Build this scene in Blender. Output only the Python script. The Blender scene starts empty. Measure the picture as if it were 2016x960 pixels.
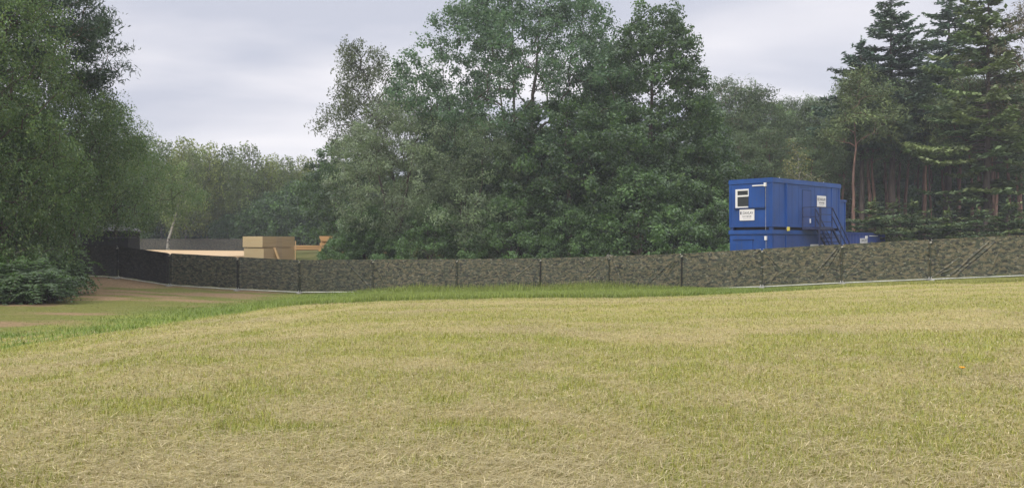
import bpy, bmesh, math, random
import numpy as np
from mathutils import Vector, Matrix

# ------------------------------------------------------------------ camera, sky, sun, exposure
scn = bpy.context.scene
COL = scn.collection
F = 1552.0                      # focal length in photo pixels (photo 2016 wide)
EYE = 1.6
HOR = 476.0                     # photo row of the horizon
cam_d = bpy.data.cameras.new('camera'); cam = bpy.data.objects.new('camera', cam_d); COL.objects.link(cam)
cam.location = (0, 0, EYE)
cam.rotation_euler = (math.radians(90) - math.atan((480 - HOR) / F), 0, 0)
cam_d.sensor_width = 36.0; cam_d.lens = 36.0 * F / 2016.0
cam_d.clip_start = 0.1; cam_d.clip_end = 3000
scn.camera = cam

SUN_EL, SUN_AZ = 40.0, 212.0    # compass style: 0 = +Y, 90 = +X ; the light comes from behind left
world = bpy.data.worlds.new('World'); scn.world = world; world.use_nodes = True
wn = world.node_tree.nodes; wl = world.node_tree.links
for n in list(wn): wn.remove(n)
w_out = wn.new('ShaderNodeOutputWorld'); w_bg = wn.new('ShaderNodeBackground')
w_bg.inputs['Strength'].default_value = 0.1
wl.new(w_bg.outputs[0], w_out.inputs[0])
sky = wn.new('ShaderNodeTexSky'); sky.sky_type = 'NISHITA'; sky.sun_disc = False
sky.sun_elevation = math.radians(SUN_EL); sky.sun_rotation = math.radians(SUN_AZ)
tc = wn.new('ShaderNodeTexCoord')
sep = wn.new('ShaderNodeSeparateXYZ'); wl.new(tc.outputs['Generated'], sep.inputs[0])
# overcast: luminance grows from horizon to zenith
ramp = wn.new('ShaderNodeValToRGB'); wl.new(sep.outputs['Z'], ramp.inputs[0])
r = ramp.color_ramp; r.elements[0].position = 0.0; r.elements[0].color = (5.35, 5.4, 5.95, 1)
r.elements[1].position = 1.0; r.elements[1].color = (11.2, 11.1, 11.6, 1)
e = r.elements.new(0.30); e.color = (5.95, 5.85, 6.2, 1)
e = r.elements.new(0.14); e.color = (5.6, 5.55, 6.0, 1)
# cloud layer projected on a flat deck: dir.xy / (z + .12)
addz = wn.new('ShaderNodeMath'); addz.operation = 'ADD'; addz.inputs[1].default_value = 0.16; wl.new(sep.outputs['Z'], addz.inputs[0])
absz = wn.new('ShaderNodeMath'); absz.operation = 'ABSOLUTE'; wl.new(addz.outputs[0], absz.inputs[0])
comb = wn.new('ShaderNodeCombineXYZ')
for ax in 'XY':
    d = wn.new('ShaderNodeMath'); d.operation = 'DIVIDE'
    wl.new(sep.outputs[ax], d.inputs[0]); wl.new(absz.outputs[0], d.inputs[1]); wl.new(d.outputs[0], comb.inputs[ax])
mp = wn.new('ShaderNodeMapping'); mp.inputs['Rotation'].default_value = (0, 0, math.radians(-40)); mp.inputs['Scale'].default_value = (0.62, 1.0, 1); mp.inputs['Location'].default_value = (2.75, 0.55, 0)
wl.new(comb.outputs[0], mp.inputs[0])
nz = wn.new('ShaderNodeTexNoise'); nz.inputs['Scale'].default_value = 1.05; nz.inputs['Detail'].default_value = 5.0; nz.inputs['Roughness'].default_value = 0.47; nz.inputs['Distortion'].default_value = 0.35
wl.new(mp.outputs[0], nz.inputs[0])
cr = wn.new('ShaderNodeValToRGB'); wl.new(nz.outputs[0], cr.inputs[0])
cr.color_ramp.elements[0].position = 0.38; cr.color_ramp.elements[0].color = (0.70, 0.73, 0.79, 1)
cr.color_ramp.elements[1].position = 0.62; cr.color_ramp.elements[1].color = (1.18, 1.15, 1.10, 1)
mul = wn.new('ShaderNodeMix'); mul.data_type = 'RGBA'; mul.blend_type = 'MULTIPLY'; mul.inputs[0].default_value = 1.0; mul.clamp_result = False
wl.new(ramp.outputs[0], mul.inputs[6]); wl.new(cr.outputs[0], mul.inputs[7])
mixs = wn.new('ShaderNodeMix'); mixs.data_type = 'RGBA'; mixs.inputs[0].default_value = 0.93
wl.new(sky.outputs[0], mixs.inputs[6]); wl.new(mul.outputs[2], mixs.inputs[7])
wl.new(mixs.outputs[2], w_bg.inputs['Color'])

sun_d = bpy.data.lights.new('sun', 'SUN'); sun_d.energy = 1.5; sun_d.angle = math.radians(22); sun_d.color = (1.0, 0.93, 0.82)
sun = bpy.data.objects.new('sun', sun_d); COL.objects.link(sun)
a, el = math.radians(SUN_AZ), math.radians(SUN_EL)
sd = Vector((math.sin(a) * math.cos(el), math.cos(a) * math.cos(el), math.sin(el)))
sun.rotation_euler = sd.to_track_quat('Z', 'Y').to_euler(); sun.location = sd * 60

vs = scn.view_settings
vs.view_transform = 'Standard'; vs.look = 'None'; vs.gamma = 1.0; vs.exposure = 0.65; vs.use_curve_mapping = False
scn.cycles.max_bounces = 6; scn.cycles.diffuse_bounces = 3; scn.cycles.glossy_bounces = 2; scn.cycles.transmission_bounces = 3
scn.cycles.transparent_max_bounces = 4; scn.cycles.caustics_reflective = False; scn.cycles.caustics_refractive = False
scn.cycles.use_denoising = True
scn.cycles.denoiser = 'OPENIMAGEDENOISE'
scn.cycles.denoising_input_passes = 'RGB_ALBEDO_NORMAL'
scn.cycles.denoising_prefilter = 'ACCURATE'

# ------------------------------------------------------------------ helpers
def rng(s): return np.random.default_rng(s)

def tag(o, label=None, cat=None, group=None, kind=None):
    if label: o['label'] = label
    if cat: o['category'] = cat
    if group: o['group'] = group
    if kind: o['kind'] = kind
    return o

def thing(name, label, cat, loc=(0, 0, 0), rz=0.0, group=None):
    o = bpy.data.objects.new(name, None); COL.objects.link(o)
    o.empty_display_size = 0.3
    o.location = loc; o.rotation_euler = (0, 0, rz)
    return tag(o, label, cat, group)

def link(name, me, mat=None, parent=None):
    o = bpy.data.objects.new(name, me); COL.objects.link(o)
    if mat is not None and not me.materials: me.materials.append(mat)
    if parent is not None: o.parent = parent
    return o

def quads(name, V, Q, col=None, smooth=False):
    V = np.ascontiguousarray(V, dtype=np.float32); Q = np.ascontiguousarray(Q, dtype=np.int32)
    me = bpy.data.meshes.new(name)
    me.vertices.add(len(V)); me.vertices.foreach_set('co', V.ravel())
    me.loops.add(Q.size); me.loops.foreach_set('vertex_index', Q.ravel())
    me.polygons.add(len(Q)); me.polygons.foreach_set('loop_start', np.arange(0, Q.size, 4, dtype=np.int32))
    if smooth: me.polygons.foreach_set('use_smooth', np.ones(len(Q), dtype=bool))
    me.update(calc_edges=True)
    if col is not None:
        ca = me.color_attributes.new('Col', 'FLOAT_COLOR', 'POINT')
        c4 = np.ones((len(V), 4), dtype=np.float32); c4[:, :3] = col
        ca.data.foreach_set('color', c4.ravel())
    return me

def box(bm, x0, x1, y0, y1, z0, z1):
    r_ = bmesh.ops.create_cube(bm, size=1.0)
    bmesh.ops.scale(bm, vec=(x1 - x0, y1 - y0, z1 - z0), verts=r_['verts'])
    bmesh.ops.translate(bm, vec=((x0 + x1) / 2, (y0 + y1) / 2, (z0 + z1) / 2), verts=r_['verts'])
    return r_['verts']

def bar(bm, p, q, w, d=None, n=None):
    p, q = Vector(p), Vector(q); L = (q - p).length
    if L < 1e-6: return
    r_ = bmesh.ops.create_cube(bm, size=1.0) if n is None else bmesh.ops.create_cone(bm, cap_ends=True, segments=n, radius1=0.5, radius2=0.5, depth=1.0)
    M = Matrix.Translation((p + q) / 2) @ (q - p).to_track_quat('Z', 'Y').to_matrix().to_4x4() @ Matrix.Diagonal((w, d or w, L, 1))
    bmesh.ops.transform(bm, matrix=M, verts=r_['verts'])

def bmobj(name, bm, mat, parent=None, bevel=0.0, smooth=False):
    if bevel > 0:
        bmesh.ops.bevel(bm, geom=list(bm.edges), offset=bevel, segments=2, affect='EDGES', clamp_overlap=True)
    me = bpy.data.meshes.new(name); bm.to_mesh(me); bm.free()
    if smooth:
        for p in me.polygons: p.use_smooth = True
    return link(name, me, mat, parent)

def boxes(name, mat, parent, *bs, bevel=0.0):
    bm = bmesh.new()
    for b in bs: box(bm, *b)
    return bmobj(name, bm, mat, parent, bevel)

def bars(name, mat, parent, w, *segs, n=None):
    bm = bmesh.new()
    for p, q in segs: bar(bm, p, q, w, n=n)
    return bmobj(name, bm, mat, parent)

def copy_tree(o, parent=None):
    c = o.copy(); COL.objects.link(c)
    if parent is not None: c.parent = parent
    for ch in list(o.children): copy_tree(ch, c)
    return c

# value noise
def vnoise(x, y, seed=0):
    x = np.asarray(x, dtype=np.float64); y = np.asarray(y, dtype=np.float64)
    xi = np.floor(x).astype(np.int64); yi = np.floor(y).astype(np.int64)
    fx = x - xi; fy = y - yi; fx = fx * fx * (3 - 2 * fx); fy = fy * fy * (3 - 2 * fy)
    def h(i, j):
        n = (i * 374761393 + j * 668265263 + seed * 362437) & 0xffffffff
        n = ((n ^ (n >> 13)) * 1274126177) & 0xffffffff
        return ((n ^ (n >> 16)) & 0xffff) / 65535.0
    return (h(xi, yi) * (1 - fx) + h(xi + 1, yi) * fx) * (1 - fy) + (h(xi, yi + 1) * (1 - fx) + h(xi + 1, yi + 1) * fx) * fy

def fbm(x, y, seed=0, o=4):
    s = 0; a_ = 0.5; t = 0
    for k in range(o):
        s = s + a_ * vnoise(x * 2 ** k, y * 2 ** k, seed + k * 17); t += a_; a_ *= 0.55
    return s / t

def sstep(a_, b_, x): 
    t = np.clip((np.asarray(x) - a_) / (b_ - a_), 0, 1); return t * t * (3 - 2 * t)

# ------------------------------------------------------------------ materials
def mat(name, base=(.5, .5, .5), rough=0.7, metal=0.0, spec=0.3):
    m = bpy.data.materials.new(name); m.use_nodes = True
    b = m.node_tree.nodes['Principled BSDF']
    b.inputs['Base Color'].default_value = (*base, 1); b.inputs['Roughness'].default_value = rough
    b.inputs['Metallic'].default_value = metal; b.inputs['Specular IOR Level'].default_value = spec
    return m

def noisy(name, c0, c1, scale=4.0, rough=0.7, bump=0.0, stretch=(1, 1, 1), detail=5, spec=0.3, lo=.35, hi=.65, metal=0.0, bscale=None, coords='Object'):
    m = mat(name, c0, rough, metal, spec); nt = m.node_tree; b = nt.nodes['Principled BSDF']
    t = nt.nodes.new('ShaderNodeTexCoord'); mp_ = nt.nodes.new('ShaderNodeMapping'); mp_.inputs['Scale'].default_value = stretch
    nt.links.new(t.outputs[coords], mp_.inputs[0])
    n = nt.nodes.new('ShaderNodeTexNoise'); n.inputs['Scale'].default_value = scale; n.inputs['Detail'].default_value = detail
    nt.links.new(mp_.outputs[0], n.inputs[0])
    c = nt.nodes.new('ShaderNodeValToRGB'); c.color_ramp.elements[0].position = lo; c.color_ramp.elements[1].position = hi
    c.color_ramp.elements[0].color = (*c0, 1); c.color_ramp.elements[1].color = (*c1, 1)
    nt.links.new(n.outputs[0], c.inputs[0]); nt.links.new(c.outputs[0], b.inputs['Base Color'])
    if bump:
        n2 = nt.nodes.new('ShaderNodeTexNoise'); n2.inputs['Scale'].default_value = bscale or scale * 3; n2.inputs['Detail'].default_value = 4
        nt.links.new(mp_.outputs[0], n2.inputs[0])
        bp = nt.nodes.new('ShaderNodeBump'); bp.inputs['Strength'].default_value = bump; bp.inputs['Distance'].default_value = 0.05
        nt.links.new(n2.outputs[0], bp.inputs['Height']); nt.links.new(bp.outputs[0], b.inputs['Normal'])
    return m

def leaf_mat(name, transl=0.3, gloss=0.12, var=0.12, rough=0.45):
    """leaf colour comes from the per-leaf attribute; each copy of a tree varies a little"""
    m = bpy.data.materials.new(name); m.use_nodes = True; nt = m.node_tree
    for n in list(nt.nodes): nt.nodes.remove(n)
    L = nt.links.new
    out = nt.nodes.new('ShaderNodeOutputMaterial')
    at = nt.nodes.new('ShaderNodeAttribute'); at.attribute_name = 'Col'
    oi = nt.nodes.new('ShaderNodeObjectInfo')
    mr = nt.nodes.new('ShaderNodeMapRange'); mr.inputs[3].default_value = 1 - var; mr.inputs[4].default_value = 1 + var; L(oi.outputs['Random'], mr.inputs[0])
    hsv = nt.nodes.new('ShaderNodeHueSaturation'); L(at.outputs['Color'], hsv.inputs['Color']); L(mr.outputs[0], hsv.inputs['Value'])
    df = nt.nodes.new('ShaderNodeBsdfDiffuse'); L(hsv.outputs[0], df.inputs['Color'])
    tr = nt.nodes.new('ShaderNodeBsdfTranslucent'); 
    h2 = nt.nodes.new('ShaderNodeHueSaturation'); h2.inputs['Saturation'].default_value = 1.15; h2.inputs['Value'].default_value = 1.25; L(hsv.outputs[0], h2.inputs['Color']); L(h2.outputs[0], tr.inputs['Color'])
    mx = nt.nodes.new('ShaderNodeMixShader'); mx.inputs[0].default_value = transl; L(df.outputs[0], mx.inputs[1]); L(tr.outputs[0], mx.inputs[2])
    gl = nt.nodes.new('ShaderNodeBsdfGlossy'); gl.inputs['Roughness'].default_value = rough; gl.inputs['Color'].default_value = (.75, .8, .85, 1)
    fr = nt.nodes.new('ShaderNodeFresnel'); fr.inputs['IOR'].default_value = 1.4
    fm = nt.nodes.new('ShaderNodeMath'); fm.operation = 'MULTIPLY'; fm.inputs[1].default_value = gloss * 4; L(fr.outputs[0], fm.inputs[0])
    m2 = nt.nodes.new('ShaderNodeMixShader'); L(fm.outputs[0], m2.inputs[0]); L(mx.outputs[0], m2.inputs[1]); L(gl.outputs[0], m2.inputs[2])
    L(m2.outputs[0], out.inputs[0])
    return m

M_LEAF = leaf_mat('leaf', .42, .022, rough=.6)
M_NEEDLE = leaf_mat('needles', .2, .015, var=.15, rough=.6)
M_GRASS = leaf_mat('grass_blade', .14, .02, var=0)
M_BARK = noisy('bark', (.045, .036, .028), (.11, .09, .07), 6, .9, .5, (1, 1, .25))
M_BARK_BIRCH = noisy('birch_bark', (.05, .046, .04), (.34, .325, .29), 3.0, .8, .2, (.7, .7, 2.2), lo=.38, hi=.5)
M_BARK_PINE = noisy('pine_bark', (.13, .083, .066), (.31, .19, .15), 5, .9, .5, (1, 1, .2))
M_BARK_FIR = noisy('fir_bark', (.07, .055, .048), (.15, .12, .105), 5, .9, .5, (1, 1, .2))

# ------------------------------------------------------------------ terrain
def W(px, Y): return (px - 1008.0) / F * Y
def Zat(py, Y): return EYE - (py - HOR) / F * Y

HP = 1.8
FENCE = [(40, 481, 540), (140, 482.5, 543.5), (233, 484.5, 548), (335, 498.5, 563.5), (468, 506, 571.5), (590, 512, 577), (735, 511, 576.5), (900, 510, 575.5),
         (1065, 508.5, 574.5), (1200, 504.5, 573), (1343, 499.5, 572), (1500, 490, 566.5), (1657, 481, 559), (1831, 472, 552), (2022, 462.3, 544.5), (2230, 452.5, 538)]
FY = np.array([HP * F / (b - t) for _, t, b in FENCE]); FY[0] = 46.5; FY[1] = 45
FX = np.array([W(p, y) for (p, _, _), y in zip(FENCE, FY)])
FZ = np.array([Zat(b, y) for (_, _, b), y in zip(FENCE, FY)])
ctrl = [(0, 0, 0), (-8, 2, -.02), (8, 2, 0.02), (0, 5, 0), (-6, 6, -.05), (6, 6, .02), (0, 12, -.12), (8, 12, .02), (-9, 13, -.28), (12, 20, -.05), (0, 20, -.34),
        (-12, 21, -.62), (5, 27, -.42), (18, 25, -.02), (24, 28, .05), (-18, 28, -.66), (-24, 33, -.5), (-6, 30, -.78), (30, 20, .1), (-30, 15, -.5), (0, 36, -.95),
        (-26, 58, .1), (-40, 75, .3), (-45, 104, .3), (-20, 62, .15), (-10, 62, .15), (0, 62, .1), (12, 60, 0), (13, 43, -.36), (20, 50, -.25), (27, 58, -.3), (35, 62, 0), (45, 70, .3), (60, 60, .4),
        (-70, 110, .5), (0, 115, .8), (50, 115, .8), (110, 110, 1), (-110, 60, .3), (110, 40, .8), (-60, 40, -.1), (0, -20, .1), (60, -10, .5), (-60, -10, -.4)]
ctrl += [(x, y, z) for x, y, z in zip(FX, FY, FZ)]
CP = np.array(ctrl)
def _U(r2): return np.where(r2 > 1e-9, r2 * np.log(np.maximum(r2, 1e-9)), 0)
n_ = len(CP); D2 = ((CP[:, None, :2] - CP[None, :, :2]) ** 2).sum(-1)
A_ = np.zeros((n_ + 3, n_ + 3)); A_[:n_, :n_] = _U(D2) + np.eye(n_) * 2.0; A_[:n_, n_] = 1; A_[:n_, n_ + 1:] = CP[:, :2]; A_[n_:, :n_] = A_[:n_, n_:].T
w_ = np.linalg.solve(A_, np.concatenate([CP[:, 2], [0, 0, 0]]))
def H(x, y):
    x = np.clip(np.asarray(x, dtype=np.float64), -115, 115); y = np.clip(np.asarray(y, dtype=np.float64), -20, 118)
    sh = np.broadcast(x, y).shape; x = np.broadcast_to(x, sh).ravel(); y = np.broadcast_to(y, sh).ravel()
    out = np.empty(len(x))
    for i in range(0, len(x), 20000):
        xs, ys = x[i:i + 20000], y[i:i + 20000]
        d2 = (xs[:, None] - CP[None, :, 0]) ** 2 + (ys[:, None] - CP[None, :, 1]) ** 2
        out[i:i + 20000] = _U(d2) @ w_[:n_] + w_[n_] + w_[n_ + 1] * xs + w_[n_ + 2] * ys
    return out.reshape(sh)
def h1(x, y): return float(H(np.array([x]), np.array([y]))[0])
def ground_hit(px, py):
    Y = np.linspace(3, 70, 1500); X = (px - 1008) / F * Y
    d = (EYE - (py - HOR) / F * Y) - H(X, Y)
    k = np.argmax(d < 0)
    return X[k], Y[k]

BORD_PX = [(-350, 735), (-180, 700), (0, 667), (150, 653), (300, 637), (450, 617), (600, 601.5), (750, 593), (900, 590), (1050, 588), (1200, 586.5), (1340, 582), (1500, 574), (1660, 566), (1830, 559.5), (2016, 552), (2250, 543)]
BW = np.array([ground_hit(p, q) for p, q in BORD_PX])
o_ = np.argsort(BW[:, 0]); BW = BW[o_]
print('border', np.round(BW, 1).tolist())
def ybord(x): return np.interp(x, BW[:, 0], BW[:, 1])
def bdist(x, y):
    s = (ybord(x + .5) - ybord(x - .5))
    wob = 0.35 * (fbm(x * .6, y * .6, 5) - .5)
    return (ybord(x) - y) / np.sqrt(1 + s * s) + wob
def yfence(x): return np.interp(x, FX, FY)

def lawn_green(x, y):
    b = bdist(x, y); al = x * .7 + y * .7
    rows = vnoise(b * 1.25, al * .05, 31) * .6 + vnoise(b * .5, al * .025, 32) * .4
    pat = fbm(x * .55, y * .55, 40, 3)
    fine = fbm(x * 3.2, y * 3.2, 44, 3)
    g = .50 * rows + .18 * pat + .32 * fine
    g = sstep(.30, .70, g + .085 * np.sin(b * 2 * np.pi / 2.7 + 2.5 * vnoise(x * .12, y * .12, 99)))
    tuft = sstep(.74, .84, vnoise(x * 1.6, y * 1.6, 77)) * .5
    return np.clip(g * .85 + tuft, 0, 1)

STRAW = np.array([.475, .41, .195]); STRAWB = np.array([.385, .325, .185]); YG = np.array([.37, .36, .09]); GRN = np.array([0.209, 0.251, 0.059])
LUSH = np.array([.15, .225, .05]); LUSH2 = np.array([.29, .34, .085]); EARTH = np.array([.31, .22, .135]); FLOOR = np.array([.07, .075, .035])

def ground_col(x, y):
    b = bdist(x, y); g = lawn_green(x, y)
    brown = sstep(.45, .75, fbm(x * .35 + 7, y * .35, 51, 3))
    lawn = STRAW * (1 - brown[:, None]) + STRAWB * brown[:, None]
    lawn = lawn * (1 - g[:, None]) + (YG * .75 + GRN * .25) * g[:, None]
    lu = LUSH * (1 - brown[:, None]) + LUSH2 * brown[:, None] * 1.0
    left = sstep(-9.5, -14.5, x + 0 * y)
    bare_n = fbm(x * .45 + 3, y * .8, 61, 5)
    bare = left * sstep(.8, 2.1, -b + 1.2 * (bare_n - .5)) * sstep(.43, .56, bare_n + .12 * sstep(-16, -22, x))
    rough = left * sstep(.7, 2.0, -b)
    out_c = lu * (1 - rough[:, None]) + np.array([.19, .20, .06]) * rough[:, None]
    out_c = out_c * (1 - bare[:, None]) + EARTH * bare[:, None]
    inside = sstep(-.2, .5, y - yfence(x))
    isc = np.array([.17, .17, .065]) * (1 - brown[:, None]) + np.array([.12, .14, .045]) * brown[:, None]
    wood = sstep(66, 72, y) * (1 - sstep(-26, -20, -x)) * 1.0
    wood = np.clip(wood + sstep(18, 24, x) * sstep(52, 56, y) + sstep(102, 106, y), 0, 1)
    isc = isc * (1 - wood[:, None]) + FLOOR * wood[:, None]
    out_c = out_c * (1 - inside[:, None]) + isc * inside[:, None]
    m = sstep(-.12, .12, b)
    return lawn * m[:, None] + out_c * (1 - m[:, None]), g, bare

def axis(segs):
    out = [segs[0][0]]
    for a_, b_, s in segs:
        n = max(1, int(round((b_ - a_) / s))); out += list(a_ + (b_ - a_) * (np.arange(1, n + 1) / n))
    return np.array(out)
gx = axis([(-1500, -300, 300), (-300, -120, 45), (-120, -50, 6), (-50, -28, 1), (-28, 36, .28), (36, 60, 1), (60, 120, 6), (120, 300, 45), (300, 1500, 300)])
gy = axis([(-400, -40, 90), (-40, -6, 5), (-6, 3, .6), (3, 50, .25), (50, 70, 1), (70, 130, 4), (130, 300, 40), (300, 2300, 400)])
GX, GY = np.meshgrid(gx, gy); gxf, gyf = GX.ravel(), GY.ravel()
gz = H(gxf, gyf)
b_ = bdist(gxf, gyf)
micro = (fbm(gxf * 1.3, gyf * 1.3, 3, 3) - .5) * .05 + (fbm(gxf * .25, gyf * .25, 9, 2) - .5) * .12
gz = gz + micro * (np.abs(gyf) < 60)
def HG(x, y): return H(x, y) + ((fbm(x * 1.3, y * 1.3, 3, 3) - .5) * .05 + (fbm(x * .25, y * .25, 9, 2) - .5) * .12)
nx, ny = len(gx), len(gy)
idx = np.arange(nx * ny).reshape(ny, nx)
Q = np.stack([idx[:-1, :-1], idx[:-1, 1:], idx[1:, 1:], idx[1:, :-1]], -1).reshape(-1, 4)
gc, _, _ = ground_col(gxf, gyf)
gme = quads('ground', np.stack([gxf, gyf, gz], 1), Q, gc, smooth=True)
def ground_mat():
    m = mat('ground', rough=.95, spec=.1); nt = m.node_tree; L = nt.links.new; b = nt.nodes['Principled BSDF']
    at = nt.nodes.new('ShaderNodeAttribute'); at.attribute_name = 'Col'
    t = nt.nodes.new('ShaderNodeTexCoord')
    n = nt.nodes.new('ShaderNodeTexNoise'); n.inputs['Scale'].default_value = 9; n.inputs['Detail'].default_value = 8; n.inputs['Roughness'].default_value = .75
    L(t.outputs['Object'], n.inputs[0])
    c = nt.nodes.new('ShaderNodeValToRGB'); c.color_ramp.elements[0].position = .3; c.color_ramp.elements[1].position = .7
    c.color_ramp.elements[0].color = (.55, .58, .5, 1); c.color_ramp.elements[1].color = (1.3, 1.25, 1.2, 1)
    L(n.outputs[0], c.inputs[0])
    x = nt.nodes.new('ShaderNodeMix'); x.data_type = 'RGBA'; x.blend_type = 'MULTIPLY'; x.inputs[0].default_value = 1
    L(at.outputs['Color'], x.inputs[6]); L(c.outputs[0], x.inputs[7]); L(x.outputs[2], b.inputs['Base Color'])
    bp = nt.nodes.new('ShaderNodeBump'); bp.inputs['Strength'].default_value = .7; bp.inputs['Distance'].default_value = .06
    L(n.outputs[0], bp.inputs['Height']); L(bp.outputs[0], b.inputs['Normal'])
    return m
ground = link('ground', gme, ground_mat()); tag(ground, kind='structure')

# ------------------------------------------------------------------ tree builders
class Geo:
    def __init__(s): s.V = []; s.Q = []; s.C = []; s.n = 0
    def add(s, V, Q, C=None):
        s.V.append(V); s.Q.append(Q + s.n); s.n += len(V)
        if C is not None: s.C.append(C)
    def tube(s, P, R, n=6):
        P = np.asarray(P, float); R = np.asarray(R, float); k = len(P)
        T = np.gradient(P, axis=0); T /= np.linalg.norm(T, axis=1)[:, None] + 1e-9
        ref = np.array([0, 0, 1.0]) if abs(T[0, 2]) < .8 else np.array([1.0, 0, 0])
        A = np.cross(T, ref); A /= np.linalg.norm(A, axis=1)[:, None] + 1e-9; B = np.cross(T, A)
        th = np.arange(n) / n * 2 * math.pi
        V = P[:, None] + R[:, None, None] * (A[:, None] * np.cos(th)[None, :, None] + B[:, None] * np.sin(th)[None, :, None])
        i = np.arange(k - 1)[:, None] * n; j = np.arange(n)[None]; j2 = (j + 1) % n
        Q = np.stack([i + j, i + j2, i + n + j2, i + n + j], -1).reshape(-1, 4)
        s.add(V.reshape(-1, 3), Q)
    def leaves(s, P, N, T, L, Wd, C, fold=0.0):
        """rhombic leaf faces: centre P, normal N, long axis T"""
        T = T - (T * N).sum(1)[:, None] * N; T /= np.linalg.norm(T, axis=1)[:, None] + 1e-9
        B = np.cross(N, T)
        L = np.asarray(L)[:, None] * .5; Wd = np.asarray(Wd)[:, None] * .5
        up = N * (fold * L)
        V = np.stack([P - T * L, P + B * Wd - T * L * .1 + up, P + T * L, P - B * Wd - T * L * .1 + up], 1).reshape(-1, 3)
        n = len(P); Q = np.arange(4 * n).reshape(n, 4)
        s.add(V, Q, np.repeat(C, 4, axis=0))
    def mesh(s, name, smooth=False):
        V = np.concatenate(s.V); Q = np.concatenate(s.Q)
        return quads(name, V, Q, np.concatenate(s.C) if s.C else None, smooth)

def unit(v): return v / (np.linalg.norm(v, axis=-1, keepdims=True) + 1e-9)

LEAF_K = 1.9
def leaf_colours(R, n, cols, var=.18):
    cols = np.asarray(cols, float) * LEAF_K
    k = R.integers(0, len(cols), n); t = R.random(n)[:, None]
    c = cols[k] * (1 - t * .5) + cols[(k + 1) % len(cols)] * t * .5
    return c * (1 + var * R.standard_normal(n))[:, None].clip(.55, 1.6)

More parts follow.
